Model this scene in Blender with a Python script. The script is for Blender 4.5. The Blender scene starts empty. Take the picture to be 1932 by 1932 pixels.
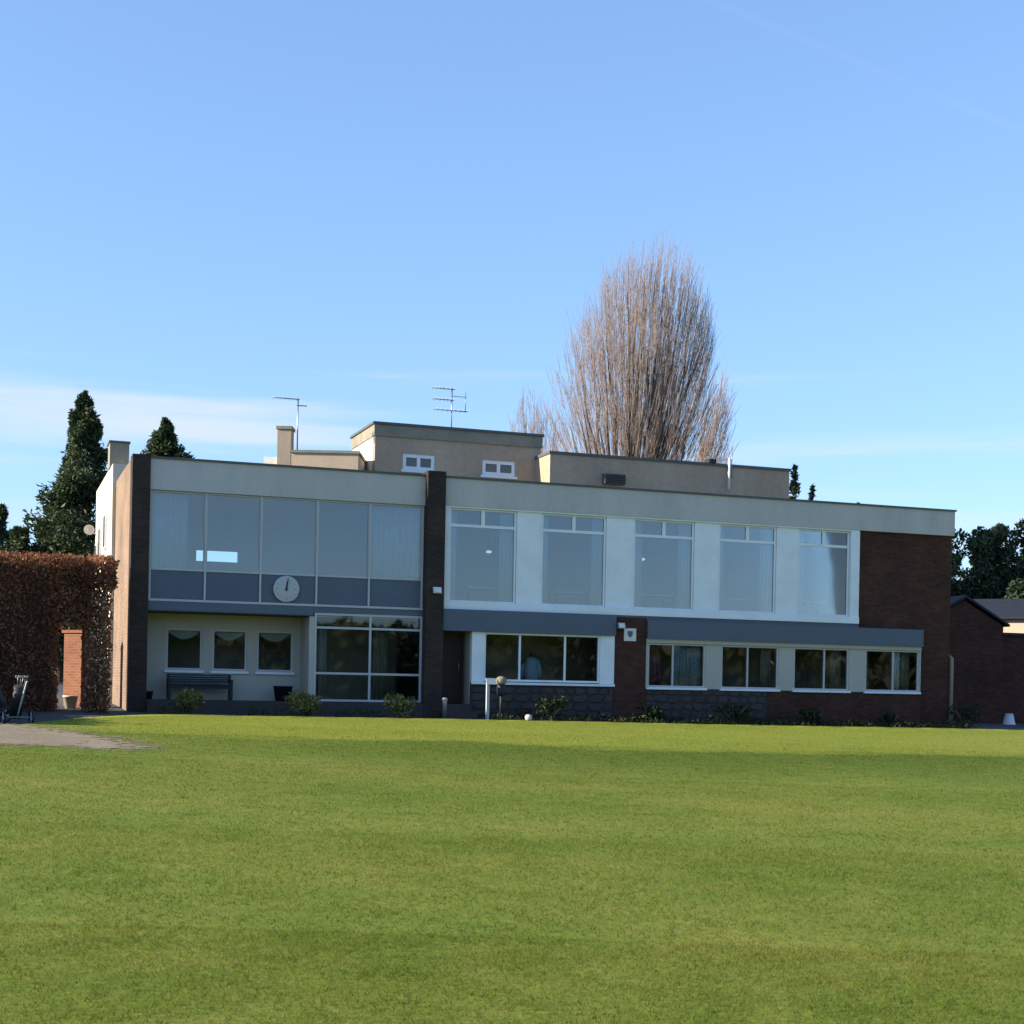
import bpy, math, random
import numpy as np
from mathutils import Vector
R = math.radians
random.seed(7)
sc = bpy.context.scene
col = sc.collection

# ------------------------------------------------------------------ camera
EYE = 1.30
cam_d = bpy.data.cameras.new('camera')
cam = bpy.data.objects.new('camera', cam_d); col.objects.link(cam)
cam_d.sensor_width = 36.0
cam_d.lens = 36.0 * 2800 / 1932
cam_d.shift_y = (1290 - 966) / 1932
cam_d.clip_start = 0.1; cam_d.clip_end = 2000
cam.location = (0, 0, EYE)
cam.rotation_mode = 'QUATERNION'
from mathutils import Matrix
cam.rotation_quaternion = (Matrix.Rotation(R(90), 3, 'X') @ Matrix.Rotation(R(1.1), 3, 'Z')).to_quaternion()
sc.camera = cam

# ------------------------------------------------------------------ sun and sky
TH = R(19.4)                                   # the facade's turn away from the picture plane
cu, su = math.cos(TH), math.sin(TH)
TILT, ELEV = R(6.0), R(21.0)                   # sun: along the facade, slightly behind it
tsx = -cu * math.cos(TILT) - su * math.sin(TILT)
tsy = -su * math.cos(TILT) + cu * math.sin(TILT)
to_sun = Vector((tsx * math.cos(ELEV), tsy * math.cos(ELEV), math.sin(ELEV)))
sun_d = bpy.data.lights.new('sun', 'SUN')
sun_d.energy = 4.6; sun_d.angle = R(0.5); sun_d.color = (1.0, 0.88, 0.70)
sun = bpy.data.objects.new('sun', sun_d); col.objects.link(sun)
sun.rotation_mode = 'QUATERNION'
sun.rotation_quaternion = (-to_sun).to_track_quat('-Z', 'Y')
sun.location = (-60, 0, 40)

world = bpy.data.worlds.new('World'); sc.world = world
world.use_nodes = True
nt = world.node_tree; nt.nodes.clear()
def N(t, typ, **kw):
    n = t.nodes.new(typ)
    for k, v in kw.items(): setattr(n, k, v)
    return n
sky = N(nt, 'ShaderNodeTexSky', sky_type='NISHITA', sun_disc=False)
sky.sun_elevation = ELEV; sky.sun_rotation = math.atan2(tsx, tsy) % (2 * math.pi)
sky.altitude = 50; sky.air_density = 1.0; sky.dust_density = 0.35; sky.ozone_density = 2.2
tc = N(nt, 'ShaderNodeTexCoord')
sep = N(nt, 'ShaderNodeSeparateXYZ'); nt.links.new(tc.outputs['Generated'], sep.inputs[0])
def wmath(op, a, b=None, c=None, clamp=False):
    m = N(nt, 'ShaderNodeMath', operation=op); m.use_clamp = clamp
    for i, x in enumerate((a, b, c)):
        if x is None: continue
        if isinstance(x, (int, float)): m.inputs[i].default_value = x
        else: nt.links.new(x, m.inputs[i])
    return m.outputs[0]
# thin cirrus, drawn out along the horizon
mp = N(nt, 'ShaderNodeMapping'); nt.links.new(tc.outputs['Generated'], mp.inputs[0])
mp.inputs['Scale'].default_value = (1.3, 1.3, 20.0); mp.inputs['Location'].default_value = (-5.1, -1.4, -8.48)
mp.inputs['Rotation'].default_value = (0, R(2.0), 0)
no = N(nt, 'ShaderNodeTexNoise'); no.inputs['Scale'].default_value = 1.0; no.inputs['Detail'].default_value = 5; no.inputs['Roughness'].default_value = 0.55
nt.links.new(mp.outputs[0], no.inputs['Vector'])
cl = N(nt, 'ShaderNodeMapRange', interpolation_type='SMOOTHSTEP'); nt.links.new(no.outputs[0], cl.inputs[0])
cl.inputs[1].default_value = 0.48; cl.inputs[2].default_value = 0.68
lo = N(nt, 'ShaderNodeMapRange', interpolation_type='SMOOTHSTEP'); nt.links.new(sep.outputs[2], lo.inputs[0])
lo.inputs[1].default_value = 0.205; lo.inputs[2].default_value = 0.255; lo.inputs[3].default_value = 1.0; lo.inputs[4].default_value = 0.0
cm = wmath('MULTIPLY', wmath('MULTIPLY', cl.outputs[0], lo.outputs[0]), 0.72)
# an old, faint condensation trail: a great circle across the sky
tn = Vector((0.42, -0.44, 0.0)); tn.z = 0.0
def dirpx(px, py):
    a, b = px - 966, 1290 - py; r = R(1.1)
    return Vector(((a * math.cos(r) - b * math.sin(r)) / 2800, 1.0, (a * math.sin(r) + b * math.cos(r)) / 2800)).normalized()
tn = dirpx(1340, 0).cross(dirpx(1830, 205)).normalized()
dp = N(nt, 'ShaderNodeVectorMath', operation='DOT_PRODUCT'); nt.links.new(tc.outputs['Generated'], dp.inputs[0]); dp.inputs[1].default_value = tn
n2 = N(nt, 'ShaderNodeTexNoise'); n2.inputs['Scale'].default_value = 14; n2.inputs['Detail'].default_value = 3
nt.links.new(tc.outputs['Generated'], n2.inputs['Vector'])
tr = N(nt, 'ShaderNodeMapRange', interpolation_type='SMOOTHSTEP'); nt.links.new(wmath('ABSOLUTE', dp.outputs['Value']), tr.inputs[0])
tr.inputs[1].default_value = 0.0; tr.inputs[2].default_value = 0.0045; tr.inputs[3].default_value = 0.06; tr.inputs[4].default_value = 0.0
cm2 = wmath('MULTIPLY', tr.outputs[0], n2.outputs[0])
cm = wmath('ADD', cm, cm2, clamp=True)
gam = N(nt, 'ShaderNodeGamma'); gam.inputs[1].default_value = 0.65; nt.links.new(sky.outputs[0], gam.inputs[0])
tint = N(nt, 'ShaderNodeMix', data_type='RGBA', blend_type='MULTIPLY'); tint.inputs[0].default_value = 1.0
nt.links.new(gam.outputs[0], tint.inputs[6]); tint.inputs[7].default_value = (1.02, 1.32, 1.76, 1)
mixc = N(nt, 'ShaderNodeMix', data_type='RGBA'); nt.links.new(cm, mixc.inputs[0])
nt.links.new(tint.outputs[2], mixc.inputs[6]); mixc.inputs[7].default_value = (3.3, 3.55, 3.8, 1)
bg = N(nt, 'ShaderNodeBackground'); bg.inputs['Strength'].default_value = 0.10
nt.links.new(mixc.outputs[2], bg.inputs[0])
wo = N(nt, 'ShaderNodeOutputWorld'); nt.links.new(bg.outputs[0], wo.inputs[0])

vs = sc.view_settings
vs.view_transform = 'Standard'; vs.look = 'None'; vs.gamma = 1.0; vs.use_curve_mapping = False
vs.exposure = 1.35

# ------------------------------------------------------------------ materials
def new_mat(name):
    m = bpy.data.materials.new(name); m.use_nodes = True
    t = m.node_tree; t.nodes.clear()
    o = N(t, 'ShaderNodeOutputMaterial')
    return m, t, o
def ramp(t, fac, stops):
    r = N(t, 'ShaderNodeValToRGB')
    e = r.color_ramp.elements
    e[0].position, e[0].color = stops[0][0], (*stops[0][1], 1)
    e[1].position, e[1].color = stops[-1][0], (*stops[-1][1], 1)
    for p, c in stops[1:-1]:
        x = e.new(p); x.color = (*c, 1)
    t.links.new(fac, r.inputs[0]); return r.outputs[0]
def noise(t, scale, detail=3, vec=None, rough=0.55, mscale=None):
    n = N(t, 'ShaderNodeTexNoise'); n.inputs['Scale'].default_value = scale
    n.inputs['Detail'].default_value = detail; n.inputs['Roughness'].default_value = rough
    if vec is None:
        vec = N(t, 'ShaderNodeTexCoord').outputs['Object']
    if mscale:
        mm = N(t, 'ShaderNodeMapping'); mm.inputs['Scale'].default_value = mscale
        t.links.new(vec, mm.inputs[0]); vec = mm.outputs[0]
    t.links.new(vec, n.inputs['Vector']); return n.outputs[0]
def mixrgb(t, fac, a, b, blend='MIX'):
    m = N(t, 'ShaderNodeMix', data_type='RGBA', blend_type=blend)
    for i, x in ((0, fac), (6, a), (7, b)):
        if isinstance(x, (int, float)): m.inputs[i].default_value = x
        elif isinstance(x, tuple): m.inputs[i].default_value = (*x, 1)
        else: t.links.new(x, m.inputs[i])
    return m.outputs[2]
def sc3(c, k): return tuple(min(1, x * k) for x in c)
def plain(name, c, rough=0.7, var=0.18, scale=3.0, bump=0.0, streak=False, metal=0.0, spec=0.3):
    m, t, o = new_mat(name)
    b = N(t, 'ShaderNodeBsdfPrincipled'); b.inputs['Roughness'].default_value = rough
    b.inputs['Metallic'].default_value = metal; b.inputs['Specular IOR Level'].default_value = spec
    f1 = noise(t, scale, 4, mscale=(1, 1, 0.25) if streak else None)
    f2 = noise(t, scale * 9, 3)
    c1 = ramp(t, f1, [(0.3, sc3(c, 1 - var)), (0.7, sc3(c, 1 + var))])
    c2 = mixrgb(t, 0.35, c1, ramp(t, f2, [(0.3, sc3(c, 1 - var)), (0.7, sc3(c, 1 + var))]))
    t.links.new(c2, b.inputs['Base Color'])
    if bump:
        bu = N(t, 'ShaderNodeBump'); bu.inputs['Strength'].default_value = bump; bu.inputs['Distance'].default_value = 0.01
        t.links.new(f2, bu.inputs['Height']); t.links.new(bu.outputs[0], b.inputs['Normal'])
    t.links.new(b.outputs[0], o.inputs[0]); return m
def brick(name, c1, c2, mortar, bw=0.225, bh=0.075):
    m, t, o = new_mat(name)
    b = N(t, 'ShaderNodeBsdfPrincipled'); b.inputs['Roughness'].default_value = 0.9; b.inputs['Specular IOR Level'].default_value = 0.15
    tcn = N(t, 'ShaderNodeTexCoord'); s = N(t, 'ShaderNodeSeparateXYZ'); t.links.new(tcn.outputs['Object'], s.inputs[0])
    ad = N(t, 'ShaderNodeMath', operation='SUBTRACT'); t.links.new(s.outputs[0], ad.inputs[0]); t.links.new(s.outputs[1], ad.inputs[1])
    cb = N(t, 'ShaderNodeCombineXYZ'); t.links.new(ad.outputs[0], cb.inputs[0]); t.links.new(s.outputs[2], cb.inputs[1])
    bt = N(t, 'ShaderNodeTexBrick'); t.links.new(cb.outputs[0], bt.inputs['Vector'])
    bt.inputs['Scale'].default_value = 1.0; bt.inputs['Brick Width'].default_value = bw; bt.inputs['Row Height'].default_value = bh
    bt.inputs['Mortar Size'].default_value = 0.006; bt.inputs['Bias'].default_value = 0.0
    bt.inputs['Color1'].default_value = (*c1, 1); bt.inputs['Color2'].default_value = (*c2, 1); bt.inputs['Mortar'].default_value = (*mortar, 1)
    f = noise(t, 0.9, 5)
    cc = mixrgb(t, 0.8, bt.outputs[0], ramp(t, f, [(0.25, (0.62, 0.60, 0.62)), (0.75, (1.3, 1.22, 1.15))]), 'MULTIPLY')
    t.links.new(cc, b.inputs['Base Color'])
    bu = N(t, 'ShaderNodeBump'); bu.inputs['Strength'].default_value = 0.5; bu.inputs['Distance'].default_value = 0.006; bu.invert = True
    t.links.new(bt.outputs['Fac'], bu.inputs['Height']); t.links.new(bu.outputs[0], b.inputs['Normal'])
    t.links.new(b.outputs[0], o.inputs[0]); return m
def glass(name, tint=(0.86, 0.92, 0.93), ior=1.55, wob=0.0015):
    m, t, o = new_mat(name)
    tr = N(t, 'ShaderNodeBsdfTransparent'); tr.inputs[0].default_value = (*tint, 1)
    gl = N(t, 'ShaderNodeBsdfGlossy'); gl.inputs['Roughness'].default_value = 0.02; gl.inputs[0].default_value = (0.95, 0.97, 1, 1)
    fr = N(t, 'ShaderNodeFresnel'); fr.inputs[0].default_value = ior
    bu = N(t, 'ShaderNodeBump'); bu.inputs['Strength'].default_value = 0.2; bu.inputs['Distance'].default_value = wob
    t.links.new(noise(t, 0.9, 1), bu.inputs['Height']); t.links.new(bu.outputs[0], gl.inputs['Normal'])
    mx = N(t, 'ShaderNodeMixShader'); t.links.new(fr.outputs[0], mx.inputs[0]); t.links.new(tr.outputs[0], mx.inputs[1]); t.links.new(gl.outputs[0], mx.inputs[2])
    t.links.new(mx.outputs[0], o.inputs[0]); return m
def leaf(name, dark, light, trans=0.35, scale=1.2, rough=0.6, fine=14):
    m, t, o = new_mat(name)
    geo = N(t, 'ShaderNodeNewGeometry')
    f1 = noise(t, scale, 3); f2 = noise(t, fine, 2)
    mf = N(t, 'ShaderNodeMath', operation='ADD'); t.links.new(f1, mf.inputs[0]); t.links.new(f2, mf.inputs[1])
    hf = N(t, 'ShaderNodeMath', operation='MULTIPLY'); t.links.new(mf.outputs[0], hf.inputs[0]); hf.inputs[1].default_value = 0.5
    c = ramp(t, hf.outputs[0], [(0.36, dark), (0.62, light)])
    b = N(t, 'ShaderNodeBsdfPrincipled'); b.inputs['Roughness'].default_value = rough; b.inputs['Specular IOR Level'].default_value = 0.25
    tl = N(t, 'ShaderNodeBsdfTranslucent')
    t.links.new(c, b.inputs['Base Color']); t.links.new(c, tl.inputs[0])
    mx = N(t, 'ShaderNodeMixShader'); mx.inputs[0].default_value = trans
    t.links.new(b.outputs[0], mx.inputs[1]); t.links.new(tl.outputs[0], mx.inputs[2]); t.links.new(mx.outputs[0], o.inputs[0]); return m

def grass_color(t):
    """fine turf of the green, the longer fringe round it and the rougher lawn before it: three real turfs"""
    geo = N(t, 'ShaderNodeNewGeometry'); P = geo.outputs['Position']
    s = N(t, 'ShaderNodeSeparateXYZ'); t.links.new(P, s.inputs[0])
    def M(op, a, b=None):
        m = N(t, 'ShaderNodeMath', operation=op)
        for i, x in enumerate((a, b)):
            if x is None: continue
            if isinstance(x, (int, float)): m.inputs[i].default_value = x
            else: t.links.new(x, m.inputs[i])
        return m.outputs[0]
    wob = M('MULTIPLY', M('SUBTRACT', noise(t, 0.30, 3, P), 0.5), 4.2)
    bend = M('MULTIPLY', M('MAXIMUM', M('SUBTRACT', s.outputs[0], 3.0), 0.0), 0.38)
    d = M('SUBTRACT', M('ADD', s.outputs[1], wob), M('ADD', bend, 28.6))     # >0 on the green
    def band(a, b):
        r = N(t, 'ShaderNodeMapRange', interpolation_type='SMOOTHSTEP'); t.links.new(d, r.inputs[0])
        r.inputs[1].default_value = a; r.inputs[2].default_value = b; return r.outputs[0]
    n1 = noise(t, 0.26, 4, P, mscale=(0.8, 1.2, 1)); n2 = noise(t, 2.6, 3, P); n3 = noise(t, 24, 2, P)
    lawn = ramp(t, n1, [(0.34, (0.110, 0.158, 0.022)), (0.5, (0.146, 0.182, 0.029)), (0.66, (0.198, 0.204, 0.040))])
    lawn = mixrgb(t, 0.35, lawn, ramp(t, n2, [(0.3, (0.085, 0.125, 0.012)), (0.52, (0.140, 0.170, 0.020)), (0.7, (0.195, 0.178, 0.036))]))
    green = ramp(t, n1, [(0.3, (0.165, 0.205, 0.026)), (0.7, (0.212, 0.228, 0.034))])
    fringe = ramp(t, n2, [(0.3, (0.066, 0.105, 0.010)), (0.7, (0.096, 0.130, 0.014))])
    far = band(-9.0, -2.5)
    xr = N(t, 'ShaderNodeMapRange', interpolation_type='SMOOTHSTEP'); t.links.new(s.outputs[0], xr.inputs[0])
    xr.inputs[1].default_value = -8.0; xr.inputs[2].default_value = 3.0; xr.inputs[3].default_value = 0.35; xr.inputs[4].default_value = 0.95
    c = mixrgb(t, M('MULTIPLY', far, xr.outputs[0]), lawn, fringe)
    c = mixrgb(t, band(-0.9, 0.7), c, green)
    return mixrgb(t, 0.2, c, ramp(t, n3, [(0.3, (0.72, 0.74, 0.7)), (0.7, (1.28, 1.25, 1.3))]), 'MULTIPLY')
def mat_grass(name, trans, bump):
    m, t, o = new_mat(name)
    c = grass_color(t)
    b = N(t, 'ShaderNodeBsdfPrincipled'); b.inputs['Roughness'].default_value = 0.8; b.inputs['Specular IOR Level'].default_value = 0.08
    t.links.new(c, b.inputs['Base Color'])
    if bump:
        geo = N(t, 'ShaderNodeNewGeometry')
        bu = N(t, 'ShaderNodeBump'); bu.inputs['Strength'].default_value = bump; bu.inputs['Distance'].default_value = 0.03
        t.links.new(noise(t, 9, 4, geo.outputs['Position']), bu.inputs['Height']); t.links.new(bu.outputs[0], b.inputs['Normal'])
    if trans:
        tl = N(t, 'ShaderNodeBsdfTranslucent'); t.links.new(c, tl.inputs[0])
        mx = N(t, 'ShaderNodeMixShader'); mx.inputs[0].default_value = trans
        t.links.new(b.outputs[0], mx.inputs[1]); t.links.new(tl.outputs[0], mx.inputs[2]); t.links.new(mx.outputs[0], o.inputs[0])
    else: t.links.new(b.outputs[0], o.inputs[0])
    return m

M = {}
M['lawn'] = mat_grass('lawn_turf', 0, 0.5)
M['blade'] = mat_grass('grass_blades', 0.5, 0)
M['field'] = plain('field', (0.07, 0.09, 0.03), 0.9, 0.3, 0.2)
M['tarmac'] = plain('tarmac', (0.055, 0.056, 0.06), 0.9, 0.3, 1.2, 0.4)
M['path'] = plain('worn_path', (0.200, 0.160, 0.105), 0.95, 0.25, 1.1, 0.6)
M['brick'] = brick('brown_brick', (0.085, 0.036, 0.026), (0.050, 0.023, 0.019), (0.060, 0.045, 0.040))
M['pier_brick'] = brick('dark_pier_brick', (0.052, 0.038, 0.034), (0.034, 0.028, 0.027), (0.050, 0.044, 0.040))
M['side_brick'] = brick('side_brick', (0.230, 0.165, 0.115), (0.180, 0.125, 0.088), (0.26, 0.225, 0.185))
M['orange_brick'] = brick('orange_brick', (0.27, 0.115, 0.068), (0.19, 0.080, 0.048), (0.25, 0.18, 0.14))
M['stone_grey'] = plain('weathered_render', (0.36, 0.285, 0.21), 0.9, 0.22, 0.8, 0.4, streak=True)
M['pink_render'] = plain('pink_render', (0.50, 0.36, 0.28), 0.9, 0.12, 1.0, 0.3)
M['tan_render'] = plain('tan_render', (0.44, 0.345, 0.25), 0.9, 0.15, 1.0, 0.3)
M['stone_coping'] = plain('mossy_coping', (0.23, 0.21, 0.165), 0.9, 0.25, 1.2, 0.3)
M['cream_wall'] = plain('cream_render', (0.62, 0.55, 0.44), 0.85, 0.10, 1.5, 0.2)
M['white_wall'] = plain('white_render', (0.76, 0.73, 0.66), 0.85, 0.07, 1.2, 0.2)
M['fascia'] = plain('fascia_board', (0.445, 0.43, 0.42), 0.75, 0.13, 1.6, 0.15, streak=True)
M['fascia_cap'] = plain('dark_roof_edge', (0.085, 0.095, 0.10), 0.6, 0.15, 2)
M['roof_felt'] = plain('roof_felt', (0.13, 0.13, 0.125), 0.95, 0.25, 0.8)
M['slate_panel'] = plain('slate_blue_panel', (0.080, 0.105, 0.145), 0.5, 0.08, 0.9, spec=0.4)
M['alu'] = plain('aluminium_bar', (0.42, 0.44, 0.46), 0.45, 0.06, 2)
M['white_paint'] = plain('white_paint', (0.70, 0.745, 0.79), 0.5, 0.09, 1.6)
M['cream_paint'] = plain('cream_paint', (0.40, 0.385, 0.34), 0.6, 0.06, 1.4)
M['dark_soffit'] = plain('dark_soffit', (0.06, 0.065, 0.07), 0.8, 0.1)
M['slab'] = plain('concrete_slab', (0.050, 0.045, 0.043), 0.9, 0.2, 2, 0.3)
M['ceiling'] = plain('ceiling_white', (0.80, 0.80, 0.79), 0.9, 0.03)
M['room'] = plain('room_wall', (0.62, 0.63, 0.62), 0.9, 0.05)
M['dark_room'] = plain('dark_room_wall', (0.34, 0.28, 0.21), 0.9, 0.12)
M['carpet'] = plain('carpet', (0.10, 0.07, 0.06), 0.95, 0.15)
M['curtain'] = plain('pale_curtain', (0.68, 0.72, 0.72), 0.9, 0.04, 2)
M['net'] = plain('lace_curtain', (0.30, 0.36, 0.40), 0.9, 0.35, 14)
M['pink'] = plain('plum_curtain', (0.22, 0.09, 0.12), 0.9, 0.3, 3)
M['door'] = plain('dark_wood_door', (0.022, 0.012, 0.009), 0.5, 0.3, 2, streak=True)
M['glass'] = glass('glass')
M['glass_up'] = glass('upper_glass', (0.82, 0.90, 0.94), 1.9)
m_, t_, o_ = new_mat('lamp_glow'); e_ = N(t_, 'ShaderNodeEmission'); e_.inputs[0].default_value = (0.9, 0.96, 1, 1); e_.inputs[1].default_value = 0.28
t_.links.new(e_.outputs[0], o_.inputs[0]); M['lamp_glow'] = m_
M['metal'] = plain('grey_metal', (0.30, 0.31, 0.32), 0.4, 0.1, 3, metal=0.7)
M['black'] = plain('black_plastic', (0.02, 0.021, 0.024), 0.5, 0.15, 4)
M['navy'] = plain('navy_paint', (0.010, 0.018, 0.028), 0.5, 0.15, 4)
M['white_plastic'] = plain('white_plastic', (0.62, 0.62, 0.60), 0.45, 0.05, 4)
M['clock_face'] = plain('clock_face', (0.40, 0.43, 0.45), 0.45, 0.05, 2)
M['pale_blue'] = plain('pale_blue_cloth', (0.35, 0.48, 0.62), 0.9, 0.08, 3)
M['stone1'] = plain('plinth_stone', (0.062, 0.054, 0.057), 0.9, 0.3, 5, 0.5)
M['stone2'] = plain('plinth_stone_dark', (0.050, 0.046, 0.052), 0.9, 0.3, 5, 0.5)
M['stone3'] = plain('plinth_stone_buff', (0.066, 0.054, 0.049), 0.9, 0.3, 5, 0.5)
M['mortar'] = plain('mortar', (0.045, 0.040, 0.040), 0.95, 0.2, 5)
M['slate_roof'] = plain('slate_roof', (0.014, 0.017, 0.024), 0.7, 0.2, 2.5, 0.3)
M['bark'] = plain('bark', (0.145, 0.110, 0.075), 0.95, 0.3, 3, 0.6)
M['twig'] = plain('twig', (0.245, 0.195, 0.178), 0.85, 0.25, 0.7)
M['conifer'] = leaf('conifer_needles', (0.020, 0.036, 0.020), (0.068, 0.100, 0.038), 0.2, 0.8)
M['evergreen'] = leaf('evergreen_leaves', (0.016, 0.030, 0.020), (0.055, 0.082, 0.038), 0.2, 0.8)
M['far_conifer'] = leaf('far_conifer_needles', (0.014, 0.030, 0.024), (0.035, 0.060, 0.040), 0.12, 0.8)
M['beech'] = leaf('beech_leaves', (0.120, 0.050, 0.028), (0.420, 0.185, 0.095), 0.42, 1.3, 0.7, 22)
M['dapple_leaf'] = leaf('painted_dapple_leaf', (0.34, 0.20, 0.11), (0.72, 0.54, 0.36), 0.4, 3, 0.7, 30)  # lighter beech colour, sun dapples painted into the leaves
M['beech_core'] = plain('hedge_core', (0.060, 0.030, 0.020), 0.95, 0.4, 6)
M['shrub'] = leaf('shrub_leaves', (0.012, 0.024, 0.008), (0.040, 0.058, 0.016), 0.3, 2.5)
M['shrub_y'] = leaf('variegated_leaves', (0.060, 0.085, 0.020), (0.34, 0.32, 0.11), 0.35, 5, 0.55, 20)
M['wood'] = leaf('far_wood', (0.022, 0.027, 0.016), (0.065, 0.064, 0.038), 0.1, 0.1)

# ------------------------------------------------------------------ mesh helpers
def link(o, parent=None):
    col.objects.link(o)
    if parent is not None: o.parent = parent
    return o
def mesh_obj(name, verts, faces, mat, parent=None, smooth=False):
    me = bpy.data.meshes.new(name)
    me.from_pydata([tuple(v) for v in verts], [], faces)
    me.materials.append(mat)
    if smooth: me.polygons.foreach_set('use_smooth', [True] * len(me.polygons))
    me.update()
    return link(bpy.data.objects.new(name, me), parent)
def big_mesh(name, V, F, mat, parent=None, smooth=False):
    """V (n,3) array, F (m,k) array: quick path for large meshes"""
    V = np.asarray(V, np.float32); F = np.asarray(F, np.int32); k = F.shape[1]
    me = bpy.data.meshes.new(name)
    me.vertices.add(len(V)); me.vertices.foreach_set('co', V.ravel())
    me.loops.add(F.size); me.loops.foreach_set('vertex_index', F.ravel())
    me.polygons.add(len(F)); me.polygons.foreach_set('loop_start', np.arange(0, F.size, k, dtype=np.int32))
    me.materials.append(mat)
    if smooth: me.polygons.foreach_set('use_smooth', np.ones(len(F), bool))
    me.update(calc_edges=True); me.validate()
    return link(bpy.data.objects.new(name, me), parent)
BF = [(0, 3, 2, 1), (4, 5, 6, 7), (0, 1, 5, 4), (1, 2, 6, 5), (2, 3, 7, 6), (3, 0, 4, 7)]
def bverts(b):
    x0, x1, y0, y1, z0, z1 = b
    return [(x0, y0, z0), (x1, y0, z0), (x1, y1, z0), (x0, y1, z0), (x0, y0, z1), (x1, y0, z1), (x1, y1, z1), (x0, y1, z1)]
def boxes(name, bl, mat, parent=None):
    V, F = [], []
    for b in bl:
        n = len(V); V += bverts(b); F += [tuple(i + n for i in f) for f in BF]
    return mesh_obj(name, V, F, mat, parent)
def box(name, x0, x1, y0, y1, z0, z1, mat, parent=None): return boxes(name, [(x0, x1, y0, y1, z0, z1)], mat, parent)
def frame_xyz(d):
    d = d / (np.linalg.norm(d) + 1e-9)
    a = np.array([0, 0, 1.0]) if abs(d[2]) < 0.9 else np.array([1.0, 0, 0])
    x = np.cross(d, a); x /= np.linalg.norm(x); return x, np.cross(d, x)
class Tubes:
    def __init__(s): s.V = []; s.F = []
    def add(s, pts, rad, sides=6):
        pts = np.asarray(pts, float); n0 = len(s.V); n = len(pts)
        for i in range(n):
            d = pts[min(i + 1, n - 1)] - pts[max(i - 1, 0)]
            x, y = frame_xyz(d)
            for k in range(sides):
                a = 2 * math.pi * k / sides
                s.V.append(pts[i] + rad[i] * (math.cos(a) * x + math.sin(a) * y))
        for i in range(n - 1):
            for k in range(sides):
                a, b = n0 + i * sides + k, n0 + i * sides + (k + 1) % sides
                s.F.append((a, b, b + sides, a + sides))
        if sides > 3:
            s.V += [pts[0], pts[-1]]; c0, c1 = len(s.V) - 2, len(s.V) - 1
            for k in range(sides):
                s.F.append((n0 + (k + 1) % sides, n0 + k, c0, c0)); a = n0 + (n - 1) * sides
                s.F.append((a + k, a + (k + 1) % sides, c1, c1))
    def twig(s, p, q, r): s.T = getattr(s, 'T', []); s.T.append((*p, *q, r))
    def build(s, name, mat, parent=None, smooth=True):
        if getattr(s, 'T', None):
            A = np.array(s.T); P, Q, r = A[:, :3], A[:, 3:6], A[:, 6:7]; d = Q - P
            x = np.cross(d, [0.3, 0.9, 0.1]); x /= np.linalg.norm(x, axis=1)[:, None] + 1e-9; y = np.cross(d, x); y /= np.linalg.norm(y, axis=1)[:, None] + 1e-9
            ring = [math.cos(a) * x + math.sin(a) * y for a in (0, 2.094, 4.189)]
            V = np.stack([P + r * c for c in ring] + [Q + r * .6 * c for c in ring], 1).reshape(-1, 3); n = len(A)
            f = np.array([(0, 1, 4, 3), (1, 2, 5, 4), (2, 0, 3, 5)]); F2 = (np.arange(n)[:, None, None] * 6 + f).reshape(-1, 4)
            V0 = np.array(s.V).reshape(-1, 3); F0 = np.array([q_ for q_ in s.F if q_[2] != q_[3]], int).reshape(-1, 4)
            return big_mesh(name, np.concatenate([V0, V]), np.concatenate([F0, F2 + len(V0)]), mat, parent, smooth)
        F = [f if f[2] != f[3] else f[:3] for f in s.F]
        return mesh_obj(name, s.V, F, mat, parent, smooth)
def tube(name, pts, r, mat, parent=None, sides=8):
    t = Tubes(); t.add(pts, [r] * len(pts) if isinstance(r, (int, float)) else r, sides); return t.build(name, mat, parent)
def lathe(name, prof, mat, parent=None, n=24, at=(0, 0, 0), axis='Z'):
    V, F = [], []
    for r, z in prof:
        for k in range(n):
            a = 2 * math.pi * k / n; x, y = r * math.cos(a), r * math.sin(a)
            p = (x, y, z) if axis == 'Z' else (x, -z, y)
            V.append((p[0] + at[0], p[1] + at[1], p[2] + at[2]))
    for i in range(len(prof) - 1):
        for k in range(n):
            a, b = i * n + k, i * n + (k + 1) % n
            F.append((a, b, b + n, a + n))
    F.append(tuple(range(n))[::-1]); F.append(tuple(range((len(prof) - 1) * n, len(prof) * n)))
    return mesh_obj(name, V, F, mat, parent, True)
def empty(name, label, cat, loc=(0, 0, 0), rz=0.0, group=None):
    o = bpy.data.objects.new(name, None); col.objects.link(o)
    o.location = loc; o.rotation_euler = (0, 0, rz)
    return tag(o, label, cat, group)
def tag(o, label, cat, group=None):
    o['label'] = label; o['category'] = cat
    if group: o['group'] = group
    return o
def structure(o): o['kind'] = 'structure'; return o
def stuff(o): o['kind'] = 'stuff'; return o

ORG = (-9.486, 38.9)                           # left front corner of the facade
def W(u, v, z=0.0):                            # facade metres -> world
    return (ORG[0] + u * cu - v * su, ORG[1] + u * su + v * cu, z)
def here(u, v, z=0.0): return dict(loc=W(u, v, z), rz=TH)

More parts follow.
